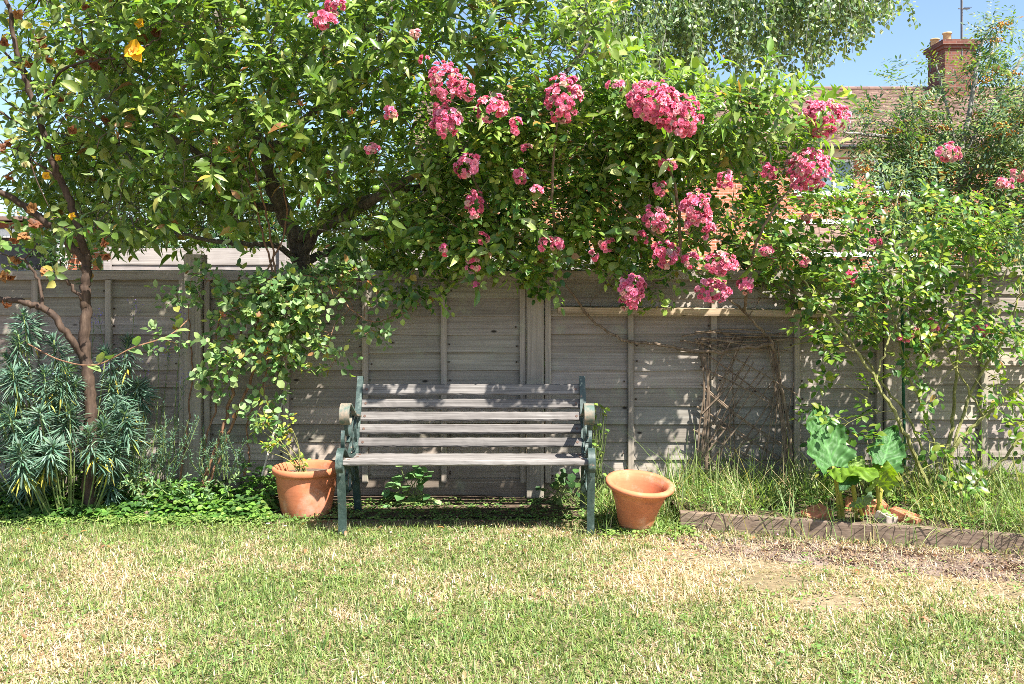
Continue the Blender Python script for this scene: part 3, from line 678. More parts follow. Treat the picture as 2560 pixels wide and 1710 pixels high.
T = np.concatenate([sample_crown(1500, -2.9, 1.3, 1.3, 3.15, 1.5, crown_cond, .55), sample_crown(420, -3.0, -.5, 1.4, 3.2, 1.5, crown_cond, .8), sample_crown(330, -3.0, -.3, 1.35, 2.9, 1.6, crown_cond, 1.0), sample_crown(190, .35, 1.75, 1.75, 2.5, .2, lambda p: crown_cond(p) & (proj(p)[0] > 1420) & (proj(p)[1] < 440), .6)])
keep = ~((proj(T)[0] > 1250) & (proj(T)[1] > 440) & (rng.random(len(T)) < .5)); T = T[keep]; T = T[beams(T)]
B = lambda px, py, y: P(px, py, y)
trunk = [np.array((-1.22, .75, -.05)), B(748, 800, .6), B(752, 660, .55), B(742, 600, .5), B(705, 520, .45), B(678, 455, .4), B(668, 385, .35)]
limbs = [(trunk, .075, .038),
         ([trunk[-1], B(600, 260, .2), B(560, 120, .1), B(500, -120, .2)], .036, .012),
         ([trunk[-1], B(760, 300, .1), B(900, 180, -.2), B(1010, -60, -.2)], .034, .010),
         ([trunk[-2], B(560, 420, .0), B(430, 340, -.25), B(280, 250, -.3)], .028, .008),
         ([trunk[3], B(900, 520, .1), B(1060, 420, -.2), B(1250, 330, -.45), B(1400, 200, -.5), B(1500, 60, -.5)], .036, .008),
         ([trunk[2], B(820, 540, .3), B(1000, 480, .1), B(1240, 440, .0), B(1500, 330, -.1), B(1800, 250, -.2)], .034, .008),
         ([trunk[2], B(690, 615, .3), B(600, 610, .1), B(470, 590, -.1), B(380, 560, -.2)], .022, .006),
         ([trunk[-1], B(700, 250, .5), B(820, 60, .7), B(900, -200, .8)], .03, .01),
         ([trunk[-3], B(500, 500, .5), B(330, 400, .6), B(200, 200, .6)], .026, .008),
         ([trunk[2], B(900, 600, .7), B(1150, 520, .8), B(1400, 380, .8)], .03, .008)]
od = grow(tw, limbs, T, .0055, .0018, .05, C=(1, 1, 1))
on(apple, tw, 'trunk', 'apple_bark')
Dn = unit(od * .5 + unit(T - np.array([-.7, .6, 1.6])) * .55 + np.array([0, -.12, .35]) + rng.normal(0, .28, T.shape))
lw = T[:, 2] < 1.6; Dn[lw, 2] -= .45; Dn = unit(Dn)
g2 = Geo(); shoots(g2, lf, T, Dn, .19, 15, .070, .034, T_OVAL, APPLE, [.26, .34, .27, .13], 1.0, .5, .45, .4, vary=.45)
c = on(apple, lf, 'crown', 'apple_leaf', True)
on(apple, g2, 'twigs', 'green_stem')
ap = Geo(); nn = 10; an = np.linspace(0, math.pi, nn)
ap.lathe([(.0001 + .5 * math.sin(t) * (1 + .06 * math.cos(t)), .47 * math.cos(t) - (.10 * math.exp(-(t / .35) ** 2))) for t in an][::-1], 12)
app = ap.build('apple', 'apple_skin', apple, True)
spots = [(545, 250), (850, 208), (427, 430), (765, 350), (608, 48), (612, 100), (640, 245), (800, 420), (820, 396), (548, 470), (680, 255), (1115, 130), (550, 480), (1085, 520), (1095, 500), (700, 395), (285, 350), (655, 375), (290, 485), (30, 185), (930, 90), (835, 105), (885, 560), (1470, 255), (990, 510), (1000, 570), (1660, 345), (1240, 700), (1290, 660), (1040, 660), (1875, 515), (1875, 200), (1905, 280), (1570, 290), (520, 330), (775, 330), (860, 430), (430, 220), (475, 120), (1020, 120), (880, 225), (940, 470), (1260, 115), (1740, 325), (1880, 530), (655, 460), (560, 460), (720, 130), (905, 330), (1340, 140)]
for i, (px, py) in enumerate(spots):
    o = app if i == 0 else app.copy()
    if i: S.collection.objects.link(o); o.parent = apple
    z = CZ - (py - HY) / FPX * 4.4; y = float(front_y(z)) + rng.uniform(-.04, .1)
    s_ = rng.uniform(.032, .043); o.scale = (s_, s_, s_); o.rotation_euler = (rng.uniform(-.4, .4), rng.uniform(-.4, .4), 0)
    o.location = P(px, py, y) - np.array(apple.location)

# ------------------------------------------------------------------ roses
def petals_cluster(g, c, rx, ry, rz, r=.021, faded=.12, dens=1.0):
    n = max(3, int(dens * 2.3 * rx * rz / (r * r)))
    d = rdir(n * 2); d = d[(d[:, 1] < .35)][:n]; n = len(d)
    ctr = c + d * np.array([rx, ry, rz]) * rng.uniform(.55, 1.0, (n, 1)); ax = unit(d + np.array([0, -.45, .25]) + rng.normal(0, .2, (n, 3)))
    rr = r * rng.uniform(.7, 1.2, n); ref = unit(np.cross(ax, rdir(n))); b = np.cross(ax, ref)
    base = pick(n, [(.72, .12, .25), (.80, .21, .34), (.86, .38, .49), (.58, .06, .15), (.64, .40, .33)], [.28, .32, .30 - faded, .10, faded], .1)
    for ring, (k, tilt, ln) in enumerate(((6, 1.25, 1.0), (5, .85, .9), (4, .4, .75))):
        for i in range(k):
            an = 6.283 * i / k + ring * .5 + rng.normal(0, .35, n)
            rd = ref * np.cos(an)[:, None] + b * np.sin(an)[:, None]; tl = tilt + rng.normal(0, .2, n)
            D = rd * np.sin(tl)[:, None] + ax * np.cos(tl)[:, None]; N = ax * np.sin(tl)[:, None] - rd * np.cos(tl)[:, None]
            col = base[:, None] * np.ones((1, 8, 1)); tp = T_ROUND[0][:, 1]
            pale = np.array([.95, .72, .74]); f = np.clip(.55 - tp * 1.2, 0, .5)[None, :, None] + rng.uniform(0, .14, (n, 1, 1))
            col = np.clip(col * (1 - f) + pale * f, 0, .95)
            leaves(g, ctr - ax * rr[:, None] * .1, D, N, rr * ln * 1.15, rr * ln * 1.1, T_ROUND, col, .45, .25)
CL = [(810, 48, 30, 22), (842, 8, 28, 14), (1112, 200, 34, 40), (1167, 222, 28, 22), (1092, 235, 16, 12), (1115, 300, 32, 42), (1098, 272, 16, 16), (1230, 270, 36, 28), (1290, 316, 12, 26), (1409, 245, 38, 52),
      (1630, 250, 52, 44), (1660, 270, 40, 42), (1707, 292, 44, 44), (1600, 240, 20, 26), (2061, 292, 52, 38), (2055, 325, 24, 24), (2023, 420, 48, 46), (1740, 515, 36, 34), (1746, 560, 34, 34), (1636, 545, 28, 26), (1650, 568, 18, 14),
      (1665, 633, 28, 28), (1725, 651, 20, 18), (1805, 661, 33, 28), (1780, 725, 40, 26), (1578, 720, 30, 28), (1572, 752, 24, 22), (1863, 714, 18, 22), (1368, 609, 18, 18), (1398, 609, 20, 16), (1519, 614, 18, 16), (1183, 658, 17, 22),
      (1206, 596, 14, 14), (1110, 624, 9, 16), (1167, 415, 26, 28), (1187, 513, 22, 36), (1298, 438, 15, 22), (1318, 373, 18, 9), (930, 371, 16, 14), (976, 281, 18, 14), (1672, 410, 22, 14), (1649, 471, 17, 18), (1814, 450, 19, 22),
      (1920, 429, 20, 18), (1914, 625, 16, 11), (2005, 652, 16, 14), (1538, 213, 22, 12), (1603, 594, 14, 15), (1486, 638, 12, 10), (1189, 714, 9, 10), (1334, 474, 18, 8), (1990, 469, 12, 16), (2018, 540, 12, 14), (1060, 150, 12, 10), (1040, 85, 12, 10), (2121, 687, 26, 22), (2154, 562, 18, 24)]
rose = thing('climbing_rose', 'climbing rose with many pink flower clusters sprawling over the fence top', 'rose', (1.35, -.2, 0))
def rose_cond(p):
    px, py = proj(p); low = np.interp(px, *LOW) + rng.normal(0, 12, len(px)); top = np.interp(px, [950, 1100, 1300, 1600, 1900, 2050, 2100], [420, 330, 250, 260, 290, 470, 560]) + rng.normal(0, 25, len(px))
    return (py < low) & (py > top) & (px > 960 + (700 - py) * .15) & (px < 2110) & clear_holes(px, py) & (fbm(p[:, 0] + 9 + p[:, 1], p[:, 2], 2.4) > .33)
T = sample_crown(900, -.75, 2.0, 1.05, 2.5, .3, rose_cond, .45); T = T[beams(T)]
st = Geo(); lf = Geo(); R0 = np.array((1.57, -.12, .04))
limbs = [([R0 + [-.0, 0, 0], P(1975, 1100, -.09), P(1950, 950, -.09), P(1930, 860, -.1), P(1860, 780, -.16), P(1700, 640, -.4), P(1560, 520, -.6)], .011, .005),
         ([P(1930, 860, -.1), P(1780, 880, -.09), P(1650, 862, -.08), P(1560, 850, -.07), P(1480, 800, -.09), P(1400, 700, -.25), P(1280, 640, -.35), P(1130, 560, -.5)], .011, .004),
         ([P(1860, 780, -.16), P(1880, 640, -.5), P(1950, 500, -.65), P(2030, 430, -.7)], .010, .004),
         ([P(1700, 640, -.4), P(1690, 480, -.6), P(1650, 350, -.7), P(1640, 280, -.8)], .010, .004),
         ([P(1400, 700, -.25), P(1380, 500, -.6), P(1390, 350, -.75), P(1405, 260, -.8)], .009, .004),
         ([P(1280, 640, -.35), P(1200, 480, -.5), P(1150, 350, -.6), P(1110, 230, -.7)], .008, .003)]
od = grow(st, limbs, T, .004, .0015, .08)
on(rose, st, 'stems', 'stick_bark')
Dn = unit(od * .6 + np.array([0, -.35, .3]) + rng.normal(0, .45, T.shape))
g2 = Geo(); shoots(g2, lf, T, Dn, .17, 6, .041, .029, T_ROUND, ROSE, [.2, .32, .32, .16], 1.1, .3, .25, .6, compound=2)
on(rose, g2, 'twigs', 'green_stem'); on(rose, lf, 'foliage', 'rose_leaf', True)
for px, py, rx, ry in CL:
    z = CZ - (py - HY) / FPX * 4.45; y = float(front_y(z)) - (.24 if rx > 24 else .15)
    if px > 1950: y = -.72 if py < 480 else -.45
    d = y - CY; rx, ry = (rx * 1.22, ry * 1.22) if rx > 24 else (rx * 1.1, ry * 1.1); c = P(px, py, y); g = Geo()
    petals_cluster(g, c, rx / FPX * d, max(.03, .8 * min(rx, ry) / FPX * d), ry / FPX * d, rng.uniform(.0135, .019), .10 if rx > 30 else .22)
    on(rose, g, 'flower_cluster', 'petal', True)

shrub = thing('shrub_rose', 'lanky shrub rose of arching canes at the right end of the raised bed', 'rose', tuple(P(2345, 1280, -.5)))
sb = np.array(shrub.location); sb[2] = .06; shrub.location = sb
def cn(*a): return [np.array(sb)] + [P(x, y, d) for x, y, d in a]
limbs = [(cn((2310, 1190, -.55), (2250, 1060, -.6), (2190, 950, -.62), (2120, 850, -.6), (2060, 770, -.55), (2010, 700, -.5)), .014, .004),
         (cn((2380, 1130, -.45), (2460, 1040, -.45), (2560, 960, -.5), (2680, 880, -.5)), .014, .006),
         (cn((2375, 1100, -.3), (2390, 960, -.3), (2400, 800, -.3), (2420, 640, -.3), (2400, 500, -.3)), .012, .004),
         (cn((2420, 1000, -.4), (2500, 860, -.45), (2540, 760, -.45), (2570, 650, -.4)), .009, .004),
         (cn((2480, 1180, -.6), (2560, 1080, -.65), (2640, 1000, -.6)), .010, .004),
         (cn((2330, 1100, -.35), (2270, 930, -.3), (2230, 780, -.3), (2200, 640, -.3), (2260, 450, -.3)), .008, .003),
         (cn((2290, 1080, -.35), (2210, 960, -.3), (2140, 880, -.25), (2060, 850, -.2), (1960, 870, -.12)), .009, .003),
         ([P(2190, 950, -.62), P(2230, 830, -.5), P(2290, 720, -.4), P(2330, 600, -.35)], .006, .003),
         ([P(2460, 1040, -.45), P(2380, 900, -.5), P(2320, 800, -.5), P(2290, 760, -.5)], .006, .003)]
def sh_cond(p):
    px, py = proj(p)
    q = (px > 2040) & (px < 2640) & (py > 500) & (py < 1260)
    dens = np.where(py < 730, 1.0, np.where(py < 900, .5, .30)) * np.where((px < 2340) & (py > 860), .45, 1.0) * np.where((px > 2250) & (px < 2340) & (py > 620) & (py < 740), .25, 1.0)
    dens = dens * np.where((px < 2310) & (py < 680), .16, 1.0)
    return q & (rng.random(len(px)) < dens) & (fbm(p[:, 0] + 20, p[:, 2], 3) > .3)
out = np.zeros((0, 3))
while len(out) < 215:
    m = 3000; p = np.column_stack([rng.uniform(1.4, 3.2, m), rng.uniform(-.75, -.12, m), rng.uniform(.08, 1.75, m)]); out = np.concatenate([out, p[sh_cond(p)]])
T = out[:215]; st = Geo(); lf = Geo()
od = grow(st, limbs, T, .0036, .0014, .1); on(shrub, st, 'canes', 'cane_bark')
Dn = unit(od * .7 + np.array([0, -.2, .25]) + rng.normal(0, .4, T.shape)); g2 = Geo()
shoots(g2, lf, T, Dn, .12, 5, .042, .029, T_OVAL, [(.05, .13, .028), (.10, .19, .03), (.18, .28, .035), (.27, .33, .05)], [.25, .3, .3, .15], 1.1, .3, .25, .6, compound=2)
on(shrub, g2, 'twigs', 'cane_bark'); on(shrub, lf, 'foliage', 'rose_leaf', True)
for px, py, rx, ry, y in [(2285, 838, 48, 15, -.5), (2330, 812, 16, 18, -.5), (2454, 829, 26, 16, -.45), (2372, 382, 32, 26, -.3), (2512, 458, 26, 14, -.35), (2545, 438, 22, 14, -.35), (2190, 603, 18, 8, -.45)]:
    g = Geo(); d = y - CY; petals_cluster(g, P(px, py, y), rx / FPX * d, .03, ry / FPX * d, .018, .3); on(shrub, g, 'flower_cluster', 'petal', True)

# ------------------------------------------------------------------ yellow flowered tree on the left
fre = thing('flannel_bush', 'brown stemmed small tree with big yellow flowers at the left edge', 'tree', tuple(G(215, 1240)))
fb = np.array((P(222, 1200, -.42)[0], -.42, 0.)); fre.location = fb
Q = lambda px, py, y=-.42: P(px, py, y)
t0 = [fb + [0, 0, -.02], Q(228, 1080), Q(222, 960), Q(212, 860), Q(215, 760), Q(216, 680), Q(214, 625)]
limbs = [(t0, .036, .023), ([Q(214, 640), Q(180, 520, -.44), Q(130, 400, -.48), Q(85, 260, -.5), Q(45, 130, -.52), Q(20, 0, -.55), Q(0, -150, -.5)], .021, .008),
         ([Q(212, 650), Q(140, 575, -.45), Q(60, 515, -.5), Q(-20, 470, -.55), Q(-120, 420, -.55)], .022, .012),
         ([Q(214, 905), Q(165, 830, -.5), Q(118, 775, -.52), Q(60, 755, -.55), Q(-30, 742, -.58), Q(-120, 700, -.6)], .020, .013),
         ([Q(205, 750, -.44), Q(165, 700, -.47), Q(120, 675, -.5)], .010, .007), ([Q(105, 770, -.52), Q(95, 700, -.5), Q(60, 650, -.52), Q(20, 640, -.55)], .009, .005),
         ([Q(100, 300, -.5), Q(150, 180, -.52), Q(240, 150, -.72), Q(330, 135, -.9), Q(400, 95, -.85)], .008, .004),
         ([Q(75, 240, -.5), Q(40, 160, -.5), Q(-40, 90, -.5)], .010, .005), ([Q(120, 370, -.48), Q(60, 320, -.5), Q(-40, 250, -.5)], .008, .004), ([Q(150, 450, -.46), Q(80, 400, -.5), Q(0, 350, -.52)], .007, .003)]
def fr_cond(p):
    px, py = proj(p); return (px > -150) & (px < 480 - py * .35) & (py < 700) & (py > -300) & clear_holes(px, py) & (rng.random(len(px)) < np.where(py < 380, 1, np.where(px < 180, .55, .2)))
out = np.zeros((0, 3))
while len(out) < 150:
    m = 2000; p = np.column_stack([rng.uniform(-3.2, -1.6, m), rng.uniform(-.85, -.3, m), rng.uniform(1.2, 3.3, m)]); out = np.concatenate([out, p[fr_cond(p)]])
T = out[:150]; st = Geo(); lf = Geo(); od = grow(st, limbs, T, .0048, .002, .05); on(fre, st, 'trunk', 'brown_bark', True)
Dn = unit(od + np.array([0, -.2, .1]) + rng.normal(0, .4, T.shape))
shoots(None, lf, T, Dn, .13, 9, .050, .04, T_OVAL, [(.09, .16, .04), (.14, .20, .05), (.22, .26, .09), (.30, .27, .08)], [.3, .35, .25, .10], 1.1, .4, .3, .4)
on(fre, lf, 'crown', 'soft_leaf', True)
def star(g, c, r, col, n=5, ax=(0, -1, .15)):
    ax = unit(np.array(ax, float)); ref = unit(np.cross(ax, [1, .2, .3])); b = np.cross(ax, ref); an = np.arange(n) * 2 * math.pi / n + rng.uniform(0, 6)
    D = ref * np.cos(an)[:, None] + b * np.sin(an)[:, None]; D = unit(D + ax * .35)
    leaves(g, np.repeat(np.array(c)[None], n, 0), unit(D + rng.normal(0, .12, D.shape)), np.repeat(ax[None], n, 0) - D * .3, r * rng.uniform(.85, 1.1, n), r * rng.uniform(.8, 1.05, n), T_ROUND, np.clip(np.array(col) * rng.uniform(.75, 1.1, (n, 1)), 0, .95), .35, rng.uniform(-.2, .7, n))
    leaves(g, np.repeat((np.array(c) + ax * .004)[None], 7, 0), unit(rdir(7) * .7 + ax), rdir(7), r * .35, r * .1, T_NARROW, np.array(col) * .75, .2, .1)
for px, py, r in [(335, 128, .058), (180, 540, .02), (116, 440, .026), (145, 395, .022), (350, 60, .03)]:
    g = Geo(); y = -.95 if py < 300 else -.56; star(g, P(px, py, y), r, (.88, .50, .015)); star(g, P(px, py, y - .006), r * .5, (.75, .42, .05)); on(fre, g, 'yellow_flower', 'petal', True)
for px, py in [(45, 35), (10, 105), (100, 95), (120, 145), (70, 160), (350, 55), (355, 98), (200, 130), (230, 155), (180, 325), (20, 355), (5, 370), (35, 600), (80, 520), (215, 18), (40, 650), (25, 690), (15, 760), (60, 590), (110, 680), (390, 80), (260, 120), (150, 250), (260, 605), (265, 640), (20, 440), (85, 560), (105, 110), (240, 165), (10, 690), (268, 300)]:
    g = Geo(); y = -.66 + rng.uniform(-.1, .06); star(g, P(px, py, y), rng.uniform(.022, .034), [(.24, .09, .035), (.17, .065, .03), (.30, .15, .05)][rng.integers(3)], 6, (rng.normal(0, .6), -1, rng.normal(0, .6))); star(g, P(px + 3, py + 3, y + .01), .022, (.25, .09, .03), 5, (.5, -.6, -1))
    on(fre, g, 'faded_flower', 'petal', True)

# ------------------------------------------------------------------ honeysuckle
hon = thing('honeysuckle', 'honeysuckle with pale paired leaves and brown twisted stems climbing the fence', 'climber', tuple(G(560, 1262)))
hon.location = (P(560, 1200, -.2)[0], -.2, 0)
def hn(*a): return [P(x, y, d) for x, y, d in a]
limbs = [(hn((505, 1215, -.15), (510, 1120, -.16), (540, 1000, -.16), (535, 880, -.15), (560, 760, -.14), (600, 690, -.2)), .006, .004),
         (hn((500, 1225, -.22), (560, 1060, -.2), (590, 950, -.18), (630, 860, -.2), (660, 760, -.24), (700, 690, -.3)), .011, .005),
         (hn((515, 1220, -.2), (590, 1040, -.2), (640, 900, -.2), (600, 860, -.24), (620, 800, -.25), (680, 700, -.25), (650, 560, -.15), (600, 380, -.2), (580, 280, -.3)), .009, .004),
         (hn((610, 1190, -.2), (625, 1140, -.18), (615, 1060, -.15), (650, 980, -.16), (690, 830, -.2), (745, 760, -.25)), .006, .003),
         (hn((450, 1200, -.12), (470, 1060, -.1), (478, 900, -.08), (470, 760, -.1)), .006, .003),
         (hn((700, 690, -.3), (800, 700, -.4), (900, 790, -.35), (960, 800, -.25), (1060, 755, -.2)), .004, .002),
         (hn((690, 700, -.25), (670, 560, -.2), (630, 400, -.25), (590, 300, -.3)), .006, .003),
         (hn((660, 690, -.25), (715, 560, -.2), (700, 420, -.3), (660, 330, -.4)), .005, .003)]
BLO = [(740, 730, 120, 55, 1.2), (830, 700, 70, 45, 1), (640, 760, 90, 60, .9), (720, 830, 100, 60, .9), (690, 930, 60, 60, .6), (820, 880, 36, 50, .7), (470, 740, 60, 35, .5), (560, 900, 60, 110, .55), (650, 1030, 50, 60, .4), (940, 830, 45, 35, .5), (430, 860, 60, 30, .3), (520, 690, 60, 30, .5), (890, 690, 40, 26, .5), (880, 770, 40, 30, .4)]
T = []
for a, b, rx, ry, wt in BLO:
    m = int(wt * rx * ry / 85); q = rdir(m) * rng.random((m, 1)) ** .4
    for i in range(m): T.append(P(a + q[i, 0] * rx, b + q[i, 2] * ry, -.28 - .08 * wt + q[i, 1] * .14))
T = np.array(T); st = Geo(); lf = Geo(); od = grow(st, limbs, T, .0028, .0012, -.05); on(hon, st, 'stems', 'vine_bark')
Dn = unit(od + np.array([0, -.3, .05]) + rng.normal(0, .4, T.shape)); HC = [(.10, .19, .06), (.16, .26, .09), (.25, .35, .12), (.35, .38, .07)]
shoots(None, lf, T, Dn, .10, 7, .042, .027, T_ROUND, HC, [.3, .38, .26, .06], 1.2, .2, .15, .6)
vine = spline(hn((70, 860, -.5), (150, 900, -.62), (240, 912, -.66), (330, 870, -.66), (420, 840, -.6), (470, 800, -.4)), 8)
g = Geo(); g.tube(vine, .0035, 5); on(hon, g, 'trailing_stem', 'vine_bark')
ii = np.array([14, 17, 19, 23, 25, 29, 31, 34, 36]); n = len(ii)
leaves(lf, vine[ii], unit(np.column_stack([rng.choice([-1, 1], n) * .6 + .7, np.full(n, -.25), rng.normal(.15, .35, n)])), np.tile([0, -.35, 1.], (n, 1)), .085, .046, T_ROUND, pick(n, HC[1:3]), .25, .25)
on(hon, lf, 'foliage', 'soft_leaf', True)
for px, py in [(755, 265), (590, 252), (882, 285), (640, 250), (575, 380), (545, 355), (555, 790), (590, 860), (670, 880), (740, 780)]:
    g = Geo(); y = float(front_y(P(px, py, -.8)[2])) + .02 if py < 600 else -.38; c = P(px, py, y); n = 16
    D = unit(rdir(n) + [0, -.5, .5]); leaves(g, np.repeat(c[None], n, 0), D, rdir(n), .034, .008, T_NARROW, pick(n, [(.75, .38, .04), (.8, .5, .15), (.7, .25, .2)]), .2, -.3); on(hon, g, 'flower', 'petal', True)

# ------------------------------------------------------------------ euphorbia, rosemary, blue flowers
eup = thing('spurge', 'bushy grey green spurge with bottlebrush leaf heads in the left corner', 'shrub', (P(130, 1230, -.6)[0], -.5, 0))
st = Geo(); lf = Geo()
heads = [(45, 835, -.5), (135, 850, -.42), (30, 925, -.6), (110, 930, -.6), (190, 955, -.5), (50, 1120, -.72), (132, 1115, -.70), (222, 1080, -.66), (20, 1030, -.66), (100, 1030, -.66), (275, 960, -.36), (320, 850, -.25), (265, 880, -.34), (-40, 900, -.6), (-60, 1060, -.6), (345, 960, -.22), (60, 790, -.4), (175, 1020, -.58), (-90, 960, -.5)] + [(rng.uniform(-60, 330), rng.uniform(830, 1090), rng.uniform(-.6, -.2)) for _ in range(16)] + [(rng.uniform(-60, 300), rng.uniform(1020, 1190), rng.uniform(-.6, -.25)) for _ in range(12)]
hb = np.array(eup.location)
for px, py, y in heads:
    tip = P(px, py, y); root = hb + np.array([(tip[0] - hb[0]) * .45, (y + .5) * .3 + .05, .0]); ax = unit(np.array([(tip - root)[0] * .4, -.12, .6]) + rng.normal(0, .14, 3))
    pts = spline([root, (root + tip) / 2 + [0, 0, -.03], tip], 8); st.tube(pts, .004, 5)
    n = int(rng.integers(110, 190)); t = rng.random(n) ** .75; an = np.arange(n) * 2.4; ref = unit(np.cross(ax, [0, 1, .1])); b = np.cross(ax, ref)
    rd = ref * np.cos(an)[:, None] + b * np.sin(an)[:, None]; tl = np.interp(t, [0, .5, .85, 1], [2.0, 1.45, .9, .25]) + rng.normal(0, .26, n)
    D = rd * np.sin(tl)[:, None] + ax * np.cos(tl)[:, None]; N = ax * np.sin(tl)[:, None] - rd * np.cos(tl)[:, None]
    col = pick(n, [(.06, .12, .08), (.10, .175, .12), (.16, .25, .18)]); yl = (t < .16) & (rng.random(n) < .6); col[yl] = pick(int(yl.sum()), [(.42, .36, .05), (.3, .3, .06)])
    leaves(lf, tip - ax * (.17 * (1 - t))[:, None], D, N, np.interp(t, [0, .6, 1], [.10, .11, .05]) * rng.uniform(.8, 1.15, n), .0095, T_NARROW, col, .3, .18 + rng.uniform(-.12, .36, n))
on(eup, st, 'stems', 'green_stem', True); on(eup, lf, 'foliage', 'waxy_leaf', True)
def sprig_plant(name, label, cat, spots, hgt, col, leaf, npr, y, flower=None, wob=.12, lean=0):
    base = np.mean([P(a, b, y) for a, b in spots], axis=0); base[2] = 0
    t = thing(name, label, cat, tuple(base)); st = Geo(); lf = Geo(); fl = Geo()
    for a, b in spots:
        p0 = P(a, b, y + rng.uniform(-.06, .06)); h = hgt * rng.uniform(.6, 1.1); tip = p0 + np.array([rng.normal(lean, wob), rng.normal(-.04, .06), h])
        sp = spline([p0, (p0 + tip) / 2 + rng.normal(0, .02, 3), tip], 10); st.tube(sp, np.linspace(.003, .0012, len(sp)), 4)
        n = npr; s_ = rng.uniform(.12, 1, n); ix = np.clip((s_ * (len(sp) - 1)).astype(int), 0, len(sp) - 2); pos = sp[ix] + (sp[ix + 1] - sp[ix]) * rng.random((n, 1)); tg = unit(sp[ix + 1] - sp[ix])
        D = unit(rdir(n) + tg * .9); leaves(lf, pos, D, unit(tg + rdir(n) * .4), leaf[0] * rng.uniform(.7, 1.2, n), leaf[1], T_NARROW, pick(n, col), .2, .1)
        if flower is not None:
            n = 26; pos = tip + rng.normal(0, 1, (n, 3)) * [.018, .018, .03]; leaves(fl, pos, rdir(n), rdir(n), .011, .007, T_RHOMB, pick(n, flower), .2, 0)
    on(t, st, 'stems', 'green_stem'); on(t, lf, 'foliage', 'waxy_leaf')
    if flower is not None: on(t, fl, 'flowers', 'petal')
    return t
sprig_plant('rosemary', 'dark needle leaved rosemary bush between spurge and fence post', 'herb', [(300 + 14 * i, 1215 + rng.uniform(-18, 14)) for i in range(9)] * 3, .42, [(.05, .11, .07), (.08, .15, .09), (.12, .2, .12)], (.028, .005), 75, -.34, lean=.06)
sprig_plant('rosemary', 'upright rosemary sprigs at the foot of the honeysuckle stems', 'herb', [(500 + 12 * i, 1195 + rng.uniform(-15, 15)) for i in range(9)] * 2, .24, [(.07, .14, .08), (.11, .19, .11)], (.022, .004), 70, -.32, wob=.04)
sprig_plant('lavender', 'leggy lavender with pale purple flower tips behind the brown trunk', 'herb', [(150 + 22 * i, 1210 + rng.uniform(-20, 10)) for i in range(14)], .92, [(.10, .17, .09), (.13, .2, .1)], (.04, .006), 26, -.12, [(.24, .18, .5), (.32, .26, .6)], .09, .02)
sprig_plant('seedling_clump', 'low greyish sprigs in front of the left fence post', 'plant', [(330 + 22 * i, 1250 + rng.uniform(-15, 10)) for i in range(12)], .13, [(.16, .28, .14), (.2, .3, .12)], (.026, .009), 34, -.42, wob=.04)

# ------------------------------------------------------------------ rhubarb
rh = thing('rhubarb', 'rhubarb plant with crinkled broad leaves on yellow stalks behind the edging board', 'plant', tuple(P(2120, 1300, -.78)))
rl_ = np.array(rh.location); rl_[2] = .07; rh.location = rl_
def big_leaf(base, tip, wd, nrm, cup=.25, ruf=.09, curl=.1, col=(.10, .2, .07), nu=28, nv=34, lobe=True):
    base, tip = np.array(base), np.array(tip); ax = tip - base; L = np.linalg.norm(ax); a = ax / L; b = unit(np.cross(a, nrm)); n = np.cross(b, a); g = Geo(); V = []; ph = rng.uniform(0, 6, 3)
    for i in range(nv + 1):
        t = i / nv; wv = (math.sin(math.pi * min(1, (t * .92 + .08)) ** .8)) ** .62 * (1 - .25 * t)
        for j in range(nu + 1):
            u = j / nu * 2 - 1
            edge = abs(u) ** 2; wob = 1 + edge * (.11 * math.sin(t * 16 + ph[0] + (3 if u > 0 else 0)) + .06 * math.sin(t * 38 + ph[1]) + .025 * math.sin(t * 90 + ph[2]))
            z = cup * wd * u * u * .5 - curl * L * t * t + ruf * wd * edge * math.sin(t * 15 + ph[2] + u * 2) * .5 + .05 * wd * (float(fbm(u * 2 + ph[0], t * 3 + ph[1], 3.6)) - .5) * 2 + .022 * wd * math.cos((t - abs(u) * .45) * 36) * min(1, abs(u) * 4)
            back = -.16 * L * edge * (1 - t) if lobe else 0
            V.append(base + a * (t * L + back) + b * (u * wd / 2 * wv * wob) + n * z)
    F = [[i * (nu + 1) + j, i * (nu + 1) + j + 1, (i + 1) * (nu + 1) + j + 1, (i + 1) * (nu + 1) + j] for i in range(nv) for j in range(nu)]
    vein = np.array([np.array(col) * (1.9 if j == nu // 2 else (1.5 if (i * 2 - abs(j - nu // 2) * 2 + 40) % 12 == 0 else rng.uniform(.85, 1.12))) for i in range(nv + 1) for j in range(nu + 1)])
    g.add(V, np.array(F), vein); return g
rb = rl_
LV = [((2082, 1165, -.80), (2036, 1012, -.66), .25, (0.15, -.85, .45), .22, .12, .05, (.065, .16, .045), (2098, 1300)),
      ((2085, 1172, -.82), (2190, 1158, -1.02), .22, (-.05, .05, 1), -.35, .14, .12, (.12, .22, .02), (2108, 1302)),
      ((2205, 1165, -.76), (2236, 1068, -.60), .185, (.1, -.7, .6), .3, .14, .05, (.06, .15, .045), (2190, 1300)),
      ((2192, 1215, -.86), (2218, 1150, -.98), .15, (-.1, .85, .3), -.5, .10, .0, (.13, .22, .02), (2192, 1302)),
      ((2128, 1185, -.90), (2100, 1225, -1.0), .10, (.2, -.4, .8), .3, .1, .1, (.03, .08, .028), (2140, 1308)),
      ((2150, 1270, -.92), (2182, 1247, -1.02), .11, (0, -.1, 1), .35, .1, -.1, (.07, .14, .05), (2152, 1312)),
      ((2125, 1190, -.84), (2150, 1140, -.80), .12, (.1, .7, .4), -.3, .1, .0, (.13, .22, .02), (2140, 1308))]
